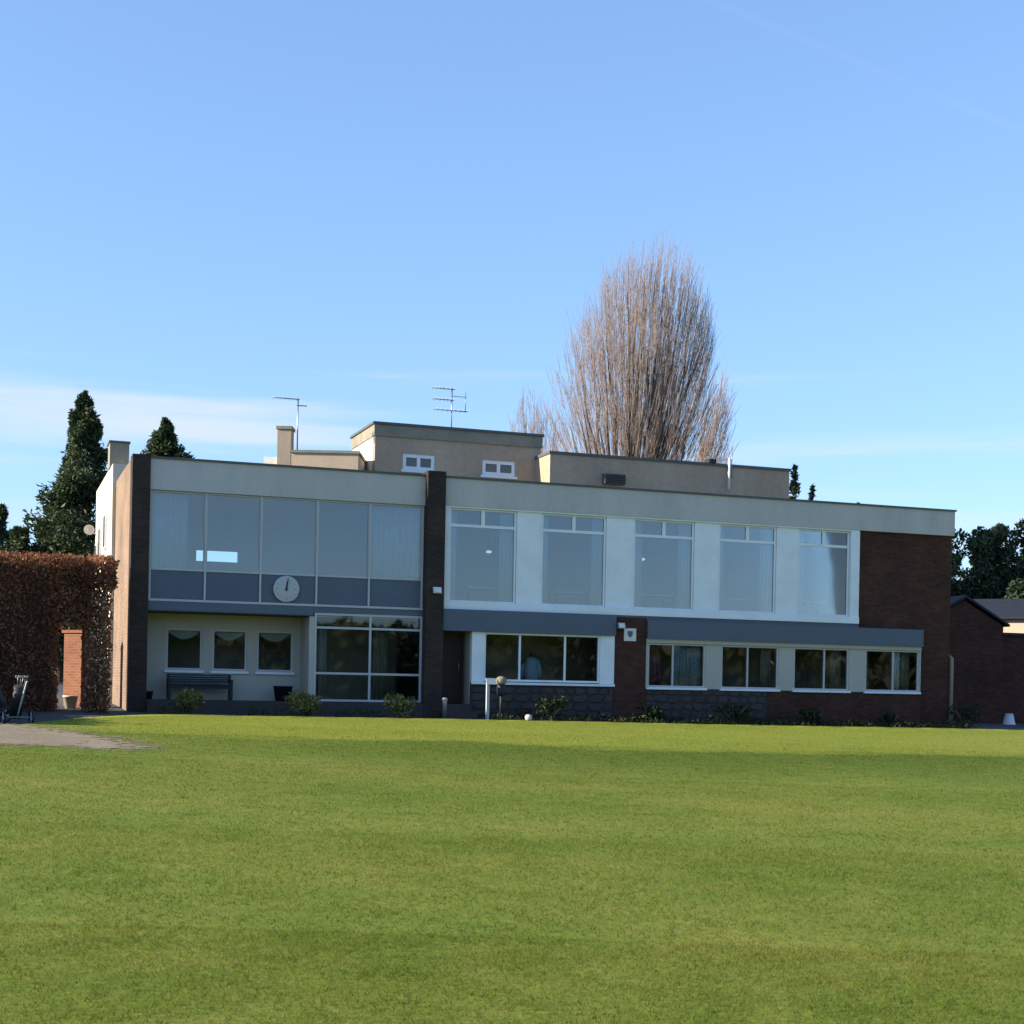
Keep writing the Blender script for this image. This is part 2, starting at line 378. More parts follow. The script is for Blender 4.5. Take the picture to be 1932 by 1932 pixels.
# ------------------------------------------------------------------ terrain
def terr(X, Y):
    X = np.asarray(X, float); Y = np.asarray(Y, float)
    z = -0.3 + 0.019 * (np.clip(Y, -5, 62) - 7) - 0.0163 * np.clip(X, -26, 30)
    z = z + 0.025 * np.sin(X * 0.31 + 0.7) * np.sin(Y * 0.23) + 0.018 * np.sin(X * 0.12 - Y * 0.41)
    return z
def T(X, Y): return float(terr(X, Y))
def TW(u, v): X, Y, _ = W(u, v); return T(X, Y)
def grid_sheet(name, xs, ys, dz, mat, kind='structure'):
    XX, YY = np.meshgrid(xs, ys)
    V = np.stack([XX, YY, terr(XX, YY) + dz], -1).reshape(-1, 3)
    ny, nx = XX.shape
    i = np.arange(nx - 1)[None, :] + nx * np.arange(ny - 1)[:, None]
    F = np.stack([i, i + 1, i + 1 + nx, i + nx], -1).reshape(-1, 4)
    o = big_mesh(name, V, F, mat, None, True); o['kind'] = kind; return o
xs = np.unique(np.concatenate([np.linspace(-900, -60, 12), np.linspace(-60, 60, 61), np.linspace(60, 900, 12)]))
ys = np.unique(np.concatenate([np.linspace(-900, -40, 12), np.linspace(-40, 80, 61), np.linspace(80, 900, 12)]))
grid_sheet('ground', xs, ys, -0.16, M['field'])

def lawn_far(X):                               # the far edge of the lawn
    u_line = (X - ORG[0] - 2.5 * su) / cu
    y = ORG[1] + u_line * su - 2.5 * cu
    if X < -9.95: return 30.2 + 0.05 * (X + 9.95)
    if X < -8.4:
        t = (X + 9.95) / 1.55; yl = y - 0.1
        return 33.2 + (yl - 33.2) * math.sin(t * math.pi / 2) ** 0.8
    return y + 0.05 * math.sin(X * 3.1) + 0.04 * math.sin(X * 7.7)
def build_lawn():
    xs = np.unique(np.concatenate([np.linspace(-60, -12, 20), np.linspace(-12, 24, 181), np.linspace(24, 70, 20)]))
    V, F, nr = [], [], 64
    for x in xs:
        yf = lawn_far(x)
        for j in range(nr):
            y = -30 + (yf + 30) * (j / (nr - 1)); V.append((x, y, T(x, y)))
        V.append((x, yf + 0.03, T(x, yf) - 0.2))
    n = nr + 1
    for i in range(len(xs) - 1):
        for j in range(n - 1):
            a = i * n + j; F.append((a, a + n, a + n + 1, a + 1))
    return structure(mesh_obj('lawn', V, F, M['lawn'], None, True))
build_lawn()
# tarmac round the building
apron = [(-40, 29), (-9, 29), (-9, 34), *[(x, lawn_far(x) - 0.6) for x in np.linspace(-8.3, 50, 40)], (60, 75), (-40, 75)]
def poly_sheet(name, poly, step, dz, mat, ragged=0.0):
    P = np.array(poly); x0, y0 = P.min(0); x1, y1 = P.max(0)
    def inside(x, y):
        c = False; j = len(P) - 1
        for i in range(len(P)):
            if (P[i][1] > y) != (P[j][1] > y) and x < (P[j][0] - P[i][0]) * (y - P[i][1]) / (P[j][1] - P[i][1]) + P[i][0]: c = not c
            j = i
        return c
    V, F, idx = [], [], {}
    def vid(i, j):
        if (i, j) not in idx:
            x, y = x0 + i * step, y0 + j * step; rr = random.Random(i * 7919 + j)
            x += rr.uniform(-.4, .4) * step; y += rr.uniform(-.4, .4) * step
            idx[(i, j)] = len(V); V.append((x, y, T(x, y) + dz))
        return idx[(i, j)]
    for i in range(int((x1 - x0) / step) + 1):
        for j in range(int((y1 - y0) / step) + 1):
            cx, cy = x0 + (i + .5) * step, y0 + (j + .5) * step
            q = random.Random(i * 31 + j * 977)
            if inside(cx + q.gauss(0, ragged), cy + q.gauss(0, ragged)):
                F.append((vid(i, j), vid(i + 1, j), vid(i + 1, j + 1), vid(i, j + 1)))
    o = mesh_obj(name, V, F, mat, None, True); return structure(o), inside
poly_sheet('tarmac', apron, 1.0, -0.09, M['tarmac'])
PATH = [(-30, 22.2), (-10, 22.9), (-8, 23.6), (-7.0, 23.5), (-6.2, 23.4), (-5.6, 23.8), (-6.3, 24.9), (-7.2, 26.6), (-8.4, 28.4), (-9.3, 29.5), (-10.5, 30.4), (-30, 31.5)]
_, in_path = poly_sheet('worn_path', PATH, 0.10, 0.006, M['path'], 0.30)

# mown grass: single blades, smaller and denser near the camera
def build_grass():
    rng = np.random.default_rng(3)
    bands = [(4.5, 9.0, 3600, 0.0050, 0.028), (9.0, 14.0, 1900, 0.007, 0.024), (14.0, 22.0, 850, 0.012, 0.020), (22.0, 33.0, 360, 0.020, 0.016), (33.0, 44.0, 150, 0.024, 0.015)]
    Vs = []
    for y0, y1, dens, w, h in bands:
        hw0, hw1 = 0.37 * y0 + 4.5, 0.37 * y1 + 4.5
        area = (hw0 + hw1) * (y1 - y0); n = int(area * dens)
        y = np.sqrt(rng.uniform(y0 ** 2, y1 ** 2, n)); x = rng.uniform(-1, 1, n) * (0.37 * y + 4.5)
        yf = np.interp(x, np.linspace(-24, 26, 500), [lawn_far(t) for t in np.linspace(-24, 26, 500)])
        keep = y < yf - 0.02
        x, y = x[keep], y[keep]
        near = (x < -2.8) & (y > 21.5)
        if near.any():
            ok = np.ones(len(x), bool)
            for i in np.nonzero(near)[0]:
                ok[i] = rng.uniform() < 0.3 or not in_path(x[i] + rng.normal(0, .25), y[i] + rng.normal(0, .35))
            x, y = x[ok], y[ok]
        n = len(x); z = terr(x, y) - 0.003
        tuft = 0.75 + 0.5 * (np.sin(x * 5.1 + 2 * np.sin(y * 3.3)) * np.sin(y * 4.7 + np.sin(x * 2.9)) * .5 + .5)
        hh = h * rng.uniform(0.5, 1.25, n) * tuft; a = rng.uniform(0, 2 * np.pi, n)
        la = rng.uniform(0, 2 * np.pi, n); lean = hh * rng.uniform(0.3, 1.6, n)
        dx, dy = np.cos(a) * w * .5, np.sin(a) * w * .5
        p = np.empty((n, 3, 3), np.float32)
        p[:, 0] = np.stack([x - dx, y - dy, z], -1); p[:, 1] = np.stack([x + dx, y + dy, z], -1)
        p[:, 2] = np.stack([x + np.cos(la) * lean, y + np.sin(la) * lean, z + hh], -1)
        Vs.append(p.reshape(-1, 3))
    V = np.concatenate(Vs)
    return stuff(big_mesh('grass', V, np.arange(len(V)).reshape(-1, 3), M['blade']))
tag(build_grass(), 'short mown green grass covering the lawn and the putting green', 'grass')

# ------------------------------------------------------------------ clubhouse
club = empty('clubhouse', 'long flat-roofed two-storey clubhouse with grey fascia, big windows and brown brick end', 'building', **here(0, 0))
def cb(name, *a): return box(name, *a, club)
# piers and walls
cb('brick_pier', -0.56, -0.10, -0.12, 0.5, 0.0, 7.10, M['pier_brick'])
cb('brick_pier', 7.38, 7.90, -0.30, 2.6, 0.0, 7.16, M['pier_brick'])
cb('brick_pier', 13.16, 14.15, -0.14, 0.4, -0.2, 3.30, M['brick'])
cb('side_wall', -0.56, -0.26, 0.5, 5.2, 0.0, 7.02, M['side_brick'])
cb('brick_wall', 21.34, 24.78, 0.02, 0.35, 3.24, 6.24, M['brick'])
cb('brick_wall', 23.62, 24.78, 0.022, 0.35, -0.3, 3.238, M['brick'])
cb('end_wall', 24.48, 24.778, 0.35, 6.0, -0.3, 6.4, M['brick'])
boxes('back_wall', [(-0.2, 1.90, 6.0, 6.25, 0, 6.9), (3.18, 24.7, 6.0, 6.25, 0, 6.9), (1.90, 3.18, 6.0, 6.25, 0, 4.86), (1.90, 3.18, 6.0, 6.25, 5.2, 6.9)], M['room'], club)
# roof and fascia
cb('roof', -0.25, 24.7, 0.12, 6.3, 6.55, 6.93, M['roof_felt'])
cb('fascia', -0.10, 7.38, -0.06, 0.12, 6.21, 7.02, M['fascia'])
cb('fascia', 7.90, 24.80, -0.10, 0.12, 6.25, 7.02, M['fascia'])
cb('roof_edge', -0.098, 7.378, -0.10, 0.14, 7.02, 7.075, M['fascia_cap']); cb('roof_edge', 7.902, 24.84, -0.14, 0.14, 7.02, 7.075, M['fascia_cap'])
cb('fascia', 24.62, 24.80, 0.12, 6.2, 6.25, 7.02, M['fascia'])
cb('ceiling', -0.2, 24.5, 0.12, 6.0, 6.38, 6.45, M['ceiling'])
# floors and rooms
cb('floor_slab', -0.24, 24.4, 0.14, 6.0, 3.06, 3.30, M['carpet'])
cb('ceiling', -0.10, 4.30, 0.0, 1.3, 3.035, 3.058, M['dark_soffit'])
cb('ceiling', 4.4, 24.3, 0.2, 5.99, 3.03, 3.055, M['room'])
cb('floor_slab', -0.2, 24.4, 0.12, 6.0, 0.0, 0.70, M['slab'])
cb('threshold', -0.098, 8.78, -0.28, 0.118, 0.0, 0.70, M['slab'])
cb('partition', 7.42, 7.62, 2.6, 5.99, 0.7, 6.37, M['dark_room'])
cb('partition', 13.4, 13.55, 0.41, 2.61, 0.7, 3.02, M['dark_room'])
cb('partition', -0.2, 7.4, 2.9, 3.05, 0.7, 3.02, M['dark_room'])
cb('partition', 7.95, 24.4, 2.62, 2.75, 0.7, 3.02, M['dark_room'])
cb('partition', 4.31, 4.42, 0.25, 2.89, 0.7, 3.03, M['cream_paint'])

# upper left curtain wall: glazing over slate blue panels
mu = [-0.06, 1.37, 2.84, 4.37, 5.83, 7.34]
for i in range(5):
    a, b = mu[i] + 0.03, mu[i + 1] - 0.03
    w = boxes('window', [(a, b, 0.02, 0.10, 4.115, 4.165), (a, b, 0.02, 0.10, 6.155, 6.205), (a, a + 0.02, 0.02, 0.10, 4.165, 6.155), (b - 0.02, b, 0.02, 0.10, 4.165, 6.155)], M['alu'], club)
    box('pane', a + 0.021, b - 0.021, 0.055, 0.067, 4.166, 6.154, M['glass_up'], w)
    box('panel', a, b, 0.045, 0.08, 3.36, 4.114, M['slate_panel'], club)
for m_ in mu: cb('mullion', m_ - 0.026, m_ + 0.026, 0.0, 0.11, 3.31, 6.208, M['alu'])
cb('rail', -0.098, 7.378, -0.015, 0.12, 3.30, 3.358, M['alu'])
cb('edge_band', -0.098, 4.30, -0.004, 0.13, 3.06, 3.298, M['slate_panel'])
cb('edge_band', 4.30, 7.378, 0.012, 0.13, 3.13, 3.298, M['slate_panel'])
def curtain(parent, u0, u1, z0, z1, v, mat, pitch=0.16, amp=0.045, name='curtain'):
    n = max(8, int((u1 - u0) / pitch * 8)); V, F = [], []
    for i in range(n + 1):
        u = u0 + (u1 - u0) * i / n; y = v + amp * math.sin(2 * math.pi * (u - u0) / pitch + 0.8 * math.sin(u * 5)) + 0.012 * math.sin(u * 37)
        for zz in (z0, z1): V.append((u, y, zz)); V.append((u, y + 0.006, zz))
    for i in range(n):
        a = i * 4
        F += [(a, a + 4, a + 6, a + 2), (a + 1, a + 3, a + 7, a + 5), (a + 2, a + 6, a + 7, a + 3), (a, a + 1, a + 5, a + 4)]
    return mesh_obj(name, V, F, mat, parent, True)
curtain(club, -0.03, 0.92, 4.15, 6.2, 0.26, M['curtain'])
curtain(club, 5.88, 7.28, 4.15, 6.2, 0.26, M['curtain'])

# recess at the ground floor: cream wall with three windows
def win(parent, u0, u1, z0, z1, v, fmat, cols=1, bars=(), fw=0.05, gm='glass', name='window', transoms=(), depth=0.07):
    bl = [(u0, u1, v, v + depth, z0, z0 + fw), (u0, u1, v, v + depth, z1 - fw, z1), (u0, u0 + fw, v, v + depth, z0 + fw, z1 - fw), (u1 - fw, u1, v, v + depth, z0 + fw, z1 - fw)]
    xs_ = [u0 + fw] + sorted(bars) + [u1 - fw]; zs_ = [z0 + fw] + sorted(transoms) + [z1 - fw]
    for b in bars: bl.append((b - fw / 2, b + fw / 2, v + 0.004, v + depth - 0.004, z0 + fw, z1 - fw))
    for tz in transoms: bl.append((u0 + fw, u1 - fw, v + 0.008, v + depth - 0.008, tz - fw / 2, tz + fw / 2))
    w = boxes(name, bl, fmat, parent)
    for i in range(len(xs_) - 1):
        for j in range(len(zs_) - 1):
            a = xs_[i] + (fw / 2 if i else 0); b = xs_[i + 1] - (fw / 2 if i < len(xs_) - 2 else 0)
            c = zs_[j] + (fw / 2 if j else 0); d = zs_[j + 1] - (fw / 2 if j < len(zs_) - 2 else 0)
            box('pane', a, b, v + depth * .5, v + depth * .5 + 0.01, c, d, M[gm], w)
    return w
RV = 1.2
ops = [(0.52, 1.50), (1.76, 2.72), (2.98, 4.0)]
segs = [(-0.2, 0.52), (1.50, 1.76), (2.72, 2.98), (4.0, 4.31)]
boxes('recess_wall', [(a, b, RV, RV + 0.18, 0.70, 3.03) for a, b in segs] + [(a, b, RV, RV + 0.18, 0.70, 1.50) for a, b in ops] + [(a, b, RV, RV + 0.18, 2.64, 3.03) for a, b in ops], M['cream_paint'], club)
for a, b in ops:
    w = win(club, a, b, 1.50, 2.64, RV + 0.03, M['alu'], fw=0.06)
    box('sill', a - 0.04, b + 0.04, RV - 0.07, RV + 0.02, 1.43, 1.495, M['white_paint'], w)
    # swagged blind at the window head
    V, F = [], []
    for i in range(13):
        t = i / 12; u = a + 0.07 + (b - a - 0.14) * t; d = 0.06 + 0.20 * math.sin(math.pi * t)
        V += [(u, RV + 0.16, 2.60), (u, RV + 0.15, 2.60 - d)]
    for i in range(12): F.append((2 * i, 2 * i + 1, 2 * i + 3, 2 * i + 2))
    mesh_obj('blind', V, F, M['cream_paint'], w, True)
# glazed screen beside the recess
scr = win(club, 4.34, 7.38, 0.72, 3.13, 0.02, M['alu'], bars=(5.90,), transoms=(1.49, 2.735), fw=0.06, name='glazed_screen')
cb('return_wall', 4.20, 4.335, 0.02, 1.19, 0.70, 3.03, M['cream_paint'])
curtain(scr, 4.45, 4.75, 0.75, 2.7, 0.4, M['cream_paint'])
curtain(scr, 6.35, 6.75, 0.75, 2.7, 1.4, M['dark_room'])

# upper right: white framed box of five windows
UR = [(8.10, 10.10), (10.86, 12.86), (13.74, 15.70), (16.52, 18.46), (19.22, 21.02)]
Z0, Z1 = 3.56, 6.20
boxes('window_surround', [(7.902, 21.34, -0.13, 0.20, 3.36, 3.555), (7.902, 21.34, -0.08, 0.20, 6.205, 6.248), (7.902, 8.09, -0.10, 0.18, 3.556, 6.204), (21.03, 21.338, -0.10, 0.18, 3.556, 6.204)], M['white_paint'], club)
for i in range(4): cb('white_panel', UR[i][1] + 0.01, UR[i + 1][0] - 0.01, -0.03, 0.16, 3.556, 6.204, M['white_paint'])
for i, (a, b) in enumerate(UR):
    c = (a + b) / 2
    w = boxes('window', [(a, b, 0.0, 0.07, Z0, Z0 + 0.06), (a, b, 0.0, 0.07, Z1 - 0.05, Z1), (a, a + 0.06, 0.0, 0.07, Z0 + 0.06, Z1 - 0.05), (b - 0.06, b, 0.0, 0.07, Z0 + 0.06, Z1 - 0.05), (a + 0.06, b - 0.06, 0.004, 0.066, 5.68, 5.76), (c - 0.055, c + 0.055, 0.004, 0.066, 5.76, Z1 - 0.05)], M['white_paint'], club)
    box('pane', a + 0.06, b - 0.06, 0.03, 0.04, Z0 + 0.06, 5.68, M['glass_up'], w)
    box('pane', a + 0.06, c - 0.055, 0.03, 0.04, 5.76, Z1 - 0.05, M['glass_up'], w)
    box('pane', c + 0.055, b - 0.06, 0.03, 0.04, 5.76, Z1 - 0.05, M['glass_up'], w)
    curtain(w, a + 0.02, a + (0.28, 0.26, 0.34, 0.24, 0.30)[i], 3.6, 6.15, 0.15, M['curtain'], 0.12, 0.03)
    curtain(w, b - (0.46, 0.38, 0.42, 0.44, 0.40)[i], b - 0.02, 3.6, 6.15, 0.15, M['curtain'], 0.12, 0.03)
cb('room_wall', 7.64, 24.4, 4.9, 5.0, 3.31, 6.37, M['room'])
for k, (u, v, w_) in enumerate([(9.4, 2.0, 1.2), (12.2, 2.4, 1.1), (14.8, 2.1, 1.2), (17.6, 2.3, 1.2), (20.2, 2.0, 1.0)]):
    t_ = empty('table', ['white-clothed table inside the upper window nearest the dark pier', 'white-clothed table inside the second upper white-framed window', 'white-clothed table inside the middle upper white-framed window', 'white-clothed table inside the fourth upper white-framed window', 'white-clothed table inside the upper window beside the brick wall'][k], 'table', W(u, v - 1.2, 3.30), TH, 'tables in the upper room')
    box('table_top', -w_ / 2, w_ / 2, -0.4, 0.4, 0.70, 0.74, M['white_paint'], t_)
    for sx in (-1, 1):
        for sy in (-1, 1): box('leg', sx * (w_ / 2 - 0.08) - 0.02, sx * (w_ / 2 - 0.08) + 0.02, sy * 0.32 - 0.02, sy * 0.32 + 0.02, 0.0, 0.70, M['black'], t_)

cb('room_wall', 21.42, 21.52, 0.36, 4.89, 3.31, 6.37, M['room'])
def pendant(u, v, z, label):
    o = empty('pendant_lamp', label, 'lamp', **here(u, v, z))
    tube('cord', [(0, 0, 0.03), (0, 0, 6.37 - z)], 0.008, M['black'], o, 5)
    lathe('shade', [(0.03, 0.03), (0.08, 0.01), (0.09, -0.02), (0.06, -0.04), (0.02, -0.05)], M['lamp_glow'], o, 14)
pendant(9.62, 1.0, 5.12, 'lit round pendant lamp inside the upper window beside the dark pier')
pendant(11.32, 0.9, 5.52, 'lit pendant lamp near the top of the second upper white-framed window')
pendant(14.12, 0.9, 5.12, 'lit pendant lamp inside the middle upper window, left of its pair')
pendant(14.44, 0.9, 5.12, 'lit pendant lamp inside the middle upper window, right of its pair')
# slate blue bands over the ground floor of the right part
cb('edge_band', 7.905, 13.155, -0.22, 0.13, 2.75, 3.355, M['slate_panel'])
cb('edge_band', 14.155, 23.62, -0.24, 0.13, 2.70, 3.235, M['slate_panel'])
cb('edge_band', 14.155, 23.60, -0.17, 0.02, 2.58, 2.699, M['cream_paint'])
cb('edge_filler', 13.16, 21.335, -0.10, 0.018, 3.302, 3.358, M['slate_panel'])
cb('edge_filler', 14.157, 21.335, -0.12, 0.016, 3.237, 3.300, M['slate_panel'])
# entrance
dr = cb('door', 7.95, 8.74, 0.55, 0.60, 0.72, 2.68, M['door'])
tube('handle', [(8.62, 0.52, 1.62), (8.62, 0.52, 1.88)], 0.014, M['metal'], dr)
boxes('door_frame', [(7.902, 7.95, 0.50, 0.64, 0.7, 2.748), (8.74, 8.79, 0.50, 0.64, 0.7, 2.748), (7.95, 8.74, 0.50, 0.64, 2.68, 2.747)], M['dark_soffit'], club)
cb('return_wall', 8.78, 8.80, 0.0, 0.49, 0.7, 2.745, M['cream_paint'])
cb('step', 7.905, 8.77, -0.85, -0.282, 0.1, 0.50, M['slab'])
# lower window A with white posts
A0, A1 = 8.80, 13.15
wa = win(club, 9.16, 12.70, 1.36, 2.745, -0.10, M['white_paint'], bars=(10.24, 11.62), fw=0.06)
for a, b in ((A0, 9.158), (12.702, A1)): cb('white_post', a, b, -0.13, 0.05, 1.34, 2.747, M['white_paint'])
boxes('sill', [(A0 - 0.02, A1, -0.20, -0.135, 1.27, 1.338)], M['white_paint'], wa)
# lower windows B
LB = [(14.22, 16.10, 15.04), (16.62, 18.56, 17.52), (19.08, 21.02, 20.16), (21.60, 23.56, 22.62)]
for i, (a, b, m_) in enumerate(LB):
    w = win(club, a, b, 1.28, 2.578, -0.10, M['alu'], bars=(m_,), fw=0.055)
    box('sill', a - 0.04, b + 0.04, -0.19, -0.102, 1.215, 1.279, M['white_paint'], w)
    if i == 0:
        curtain(w, m_ + 0.05, b - 0.06, 1.34, 2.5, 0.1, M['net'], 0.11, 0.02)
        curtain(w, a + 0.30, m_ - 0.06, 1.34, 2.2, 0.5, M['pink'], 0.2, 0.05)
    elif i < 3:
        curtain(w, b - 0.42, b - 0.08, 1.34, 2.52, 0.25, M['dark_room'], 0.12, 0.03)
    else:
        curtain(w, a + 0.04, a + 0.34, 1.34, 2.52, 0.25, M['dark_room'], 0.12, 0.03)
        curtain(w, 22.66, 22.90, 1.36, 2.52, -0.0, M['curtain'], 0.10, 0.02)
        curtain(w, 23.12, 23.5, 1.34, 2.52, 0.3, M['dark_room'], 0.12, 0.03)
for a, b in [(LB[i][1] + 0.002, LB[i + 1][0] - 0.002) for i in range(3)] + [(14.16, 14.218), (23.562, 23.62)]: cb('cream_panel', a, b, -0.12, 0.06, 1.25, 2.578, M['cream_paint'])
# plinth: rubble stone to the left, brick to the right
pl = cb('stone_plinth', 8.80, 13.155, -0.12, 0.10, -0.2, 1.268, M['mortar'])
pl2 = cb('stone_plinth', 14.155, 18.20, -0.12, 0.10, -0.3, 1.212, M['mortar'])
cb('brick_plinth', 18.20, 23.62, -0.13, 0.10, -0.4, 1.212, M['brick'])
stone_mesh = []
for k in range(9):
    rr = random.Random(k); pts = []
    n = rr.choice([5, 6, 6, 7])
    for i in range(n):
        a = 2 * math.pi * (i + rr.uniform(-.22, .22)) / n
        ca, sa = math.cos(a), math.sin(a); q = 0.5 / max(abs(ca), abs(sa)) * rr.uniform(0.86, 1.0)
        pts.append((ca * q, sa * q))
    V = [(x, 0, z) for x, z in pts] + [(x * .86, -rr.uniform(.7, 1), z * .86) for x, z in pts]
    F = [(i, (i + 1) % n, n + (i + 1) % n, n + i) for i in range(n)] + [tuple(range(n, 2 * n))]
    me = bpy.data.meshes.new('stone'); me.from_pydata(V, [], F); me.materials.append(M[('stone1', 'stone2', 'stone3')[k % 3]]); stone_mesh.append(me)
rr = random.Random(5)
for par, ua, ub, zt in ((pl, 8.82, 13.14, 1.25), (pl2, 14.17, 18.18, 1.20)):
    z = 0.12
    while z < zt - 0.12:
        h = min(rr.uniform(0.17, 0.30), zt - z); u = ua
        while u < ub - 0.08:
            w_ = min(rr.uniform(0.22, 0.52), ub - u)
            s = bpy.data.objects.new('stone', rr.choice(stone_mesh)); link(s, par)
            s.location = (u + w_ / 2, -0.121, z + h / 2 + rr.uniform(-.015, .015)); s.scale = (w_ * 1.0, rr.uniform(.02, .05), h * 1.0)
            u += w_
        z += h
tube('drainpipe', [(24.84, -0.02, 0.1), (24.84, -0.02, 2.38), (24.80, 0.1, 2.45)], 0.06, M['stone_coping'], club)

# ------------------------------------------------------------------ things on the facade
ck = empty('wall_clock', 'round pale wall clock with dark hands on the slate blue panels', 'clock', **here(3.54, 0.04, 3.74))
lathe('clock_face', [(0.33, 0.0), (0.345, 0.05), (0.345, 0.075), (0.325, 0.08)], M['clock_face'], ck, 40, axis='Y')
rim = Tubes(); rim.add([(0.345 * math.cos(a), -0.07, 0.345 * math.sin(a)) for a in np.linspace(0, 2 * math.pi, 41)], [0.012] * 41, 6); rim.build('rim', M['alu'], ck)
for k in range(12):
    a = math.pi / 6 * k; L = 0.05 if k % 3 else 0.075
    c_, s_ = math.sin(a), math.cos(a); r0, r1, hw = 0.29 - L, 0.29, 0.010 if k % 3 else 0.014
    V = [(c_ * r0 - s_ * hw, -0.084, s_ * r0 + c_ * hw), (c_ * r0 + s_ * hw, -0.084, s_ * r0 - c_ * hw), (c_ * r1 + s_ * hw, -0.084, s_ * r1 - c_ * hw), (c_ * r1 - s_ * hw, -0.084, s_ * r1 + c_ * hw)]
    V += [(x, -0.079, z) for x, _, z in V]
    mesh_obj('hour_mark', V, [(0, 1, 2, 3), (4, 7, 6, 5), (0, 4, 5, 1), (1, 5, 6, 2), (2, 6, 7, 3), (3, 7, 4, 0)], M['metal'], ck)
def hand(name, ang, L, w0, yy):
    c_, s_ = math.sin(ang), math.cos(ang)
    V = [(-s_ * w0 - c_ * .05, yy, c_ * w0 - s_ * .05), (s_ * w0 - c_ * .05, yy, -c_ * w0 - s_ * .05), (c_ * L + s_ * w0 * .4, yy, s_ * L - c_ * w0 * .4), (c_ * L - s_ * w0 * .4, yy, s_ * L + c_ * w0 * .4)]
    V += [(x, yy + 0.004, z) for x, _, z in V]
    mesh_obj(name, V, [(0, 1, 2, 3), (4, 7, 6, 5), (0, 4, 5, 1), (1, 5, 6, 2), (2, 6, 7, 3), (3, 7, 4, 0)], M['black'], ck)
hand('hour_hand', R(6), 0.20, 0.030, -0.092); hand('minute_hand', R(10), 0.29, 0.020, -0.100)
lathe('hub', [(0.03, 0.08), (0.03, 0.106), (0.01, 0.11)], M['black'], ck, 12, axis='Y')

def wall_lamp(u, v, z, label, mat, s=1.0):
    o = empty('wall_lamp', label, 'lamp', **here(u, v, z))
    box('bracket', -0.04 * s, 0.04 * s, -0.10 * s, 0.0, -0.03 * s, 0.03 * s, M['metal'], o)
    V = bverts((-0.11 * s, 0.11 * s, -0.20 * s, -0.10 * s, -0.09 * s, 0.08 * s)); V = [(x, y + (0.04 * s if z_ > 0 else -0.02 * s), z_) for x, y, z_ in V]
    mesh_obj('lamp_head', V, BF, mat, o)
    V = bverts((-0.09 * s, 0.09 * s, -0.225 * s, -0.212 * s, -0.07 * s, 0.06 * s)); V = [(x, y + (0.045 * s if z_ > 0 else -0.01 * s), z_) for x, y, z_ in V]
    mesh_obj('lens', V, BF, M['white_plastic'], o)
    return o
wall_lamp(7.66, -0.302, 3.85, 'small white floodlight on the dark pier right of the clock', M['white_plastic'])
wall_lamp(13.28, -0.142, 3.05, 'small floodlight above the square sign on the brick pier', M['metal'])
sg = empty('wall_sign', 'small square white sign with a dark emblem on the brick pier', 'sign', **here(13.62, -0.142, 2.80))
box('board', -0.19, 0.19, -0.03, 0.0, -0.19, 0.18, M['white_plastic'], sg)
mesh_obj('emblem', [(-0.08, -0.033, 0.10), (0.08, -0.033, 0.10), (0.08, -0.033, -0.01), (0.0, -0.033, -0.10), (-0.08, -0.033, -0.01)] + [(-0.08, -0.0305, 0.10), (0.08, -0.0305, 0.10), (0.08, -0.0305, -0.01), (0.0, -0.0305, -0.10), (-0.08, -0.0305, -0.01)],
         [(4, 3, 2, 1, 0), (5, 6, 7, 8, 9), (0, 1, 6, 5), (1, 2, 7, 6), (2, 3, 8, 7), (3, 4, 9, 8), (4, 0, 5, 9)], M['slate_panel'], sg)
lp = empty('globe_light', 'small white globe light inside the window beside the entrance', 'lamp', **here(9.22, 0.10, 2.36))
lathe('globe', [(0.02, -0.13), (0.06, -0.10), (0.075, 0.0), (0.06, 0.10), (0.02, 0.13)], M['white_plastic'], lp, 14)
box('bracket', -0.012, 0.012, -0.012, 0.012, 0.13, 0.32, M['metal'], lp)
pb = empty('coat', 'pale blue coat on a stand inside the window right of the entrance', 'coat', **here(10.86, 0.65, 0.70))
lathe('coat_body', [(0.24, 0.62), (0.23, 0.9), (0.19, 1.15), (0.21, 1.28), (0.12, 1.36), (0.05, 1.38)], M['pale_blue'], pb, 14)
for s in (-1, 1): tube('sleeve', [(s * 0.17, 0, 1.29), (s * 0.26, 0.02, 1.1), (s * 0.28, 0.0, 0.8)], [0.07, 0.07, 0.055], M['pale_blue'], pb)
tube('stand', [(0, 0, 0.0), (0, 0, 1.5)], 0.02, M['black'], pb)
for a in range(3): tube('foot', [(0, 0, 0.12), (0.2 * math.cos(a * 2.1), 0.2 * math.sin(a * 2.1), 0.012)], 0.014, M['black'], pb)

# ------------------------------------------------------------------ buildings behind
def hip(parent, name, u0, u1, v0, v1, z0, z1, mat): return box(name, u0, u1, v0, v1, z0, z1, mat, parent)
rb = empty('rear_building', 'tall grey rendered block behind the clubhouse roof with two white windows', 'building', **here(0, 0))
ow = [(8.87, 9.98, 8.36, 8.90), (11.66, 12.84, 8.36, 8.88)]
boxes('wall', [(7.91, 8.87, 8.0, 8.3, 0, 9.42), (9.98, 11.66, 8.0, 8.3, 0, 9.42), (12.84, 13.76, 8.0, 8.3, 0, 9.42)] + [(a, b, 8.0, 8.3, 0, c) for a, b, c, d in ow] + [(a, b, 8.0, 8.3, d, 9.42) for a, b, c, d in ow], M['stone_grey'], rb)
boxes('wall', [(7.91, 8.2, 8.3, 11.2, 0, 9.42), (13.5, 13.758, 8.3, 11.2, 0, 9.42), (8.2, 13.5, 10.9, 11.198, 0, 9.42)], M['white_wall'], rb)
box('parapet', 7.87, 13.80, 7.95, 11.24, 9.42, 9.80, M['stone_coping'], rb)
box('coping', 7.82, 13.85, 7.90, 11.3, 9.80, 9.88, M['fascia_cap'], rb)
box('room_back', 8.21, 13.49, 8.9, 9.0, 7.5, 9.4, M['dark_room'], rb)
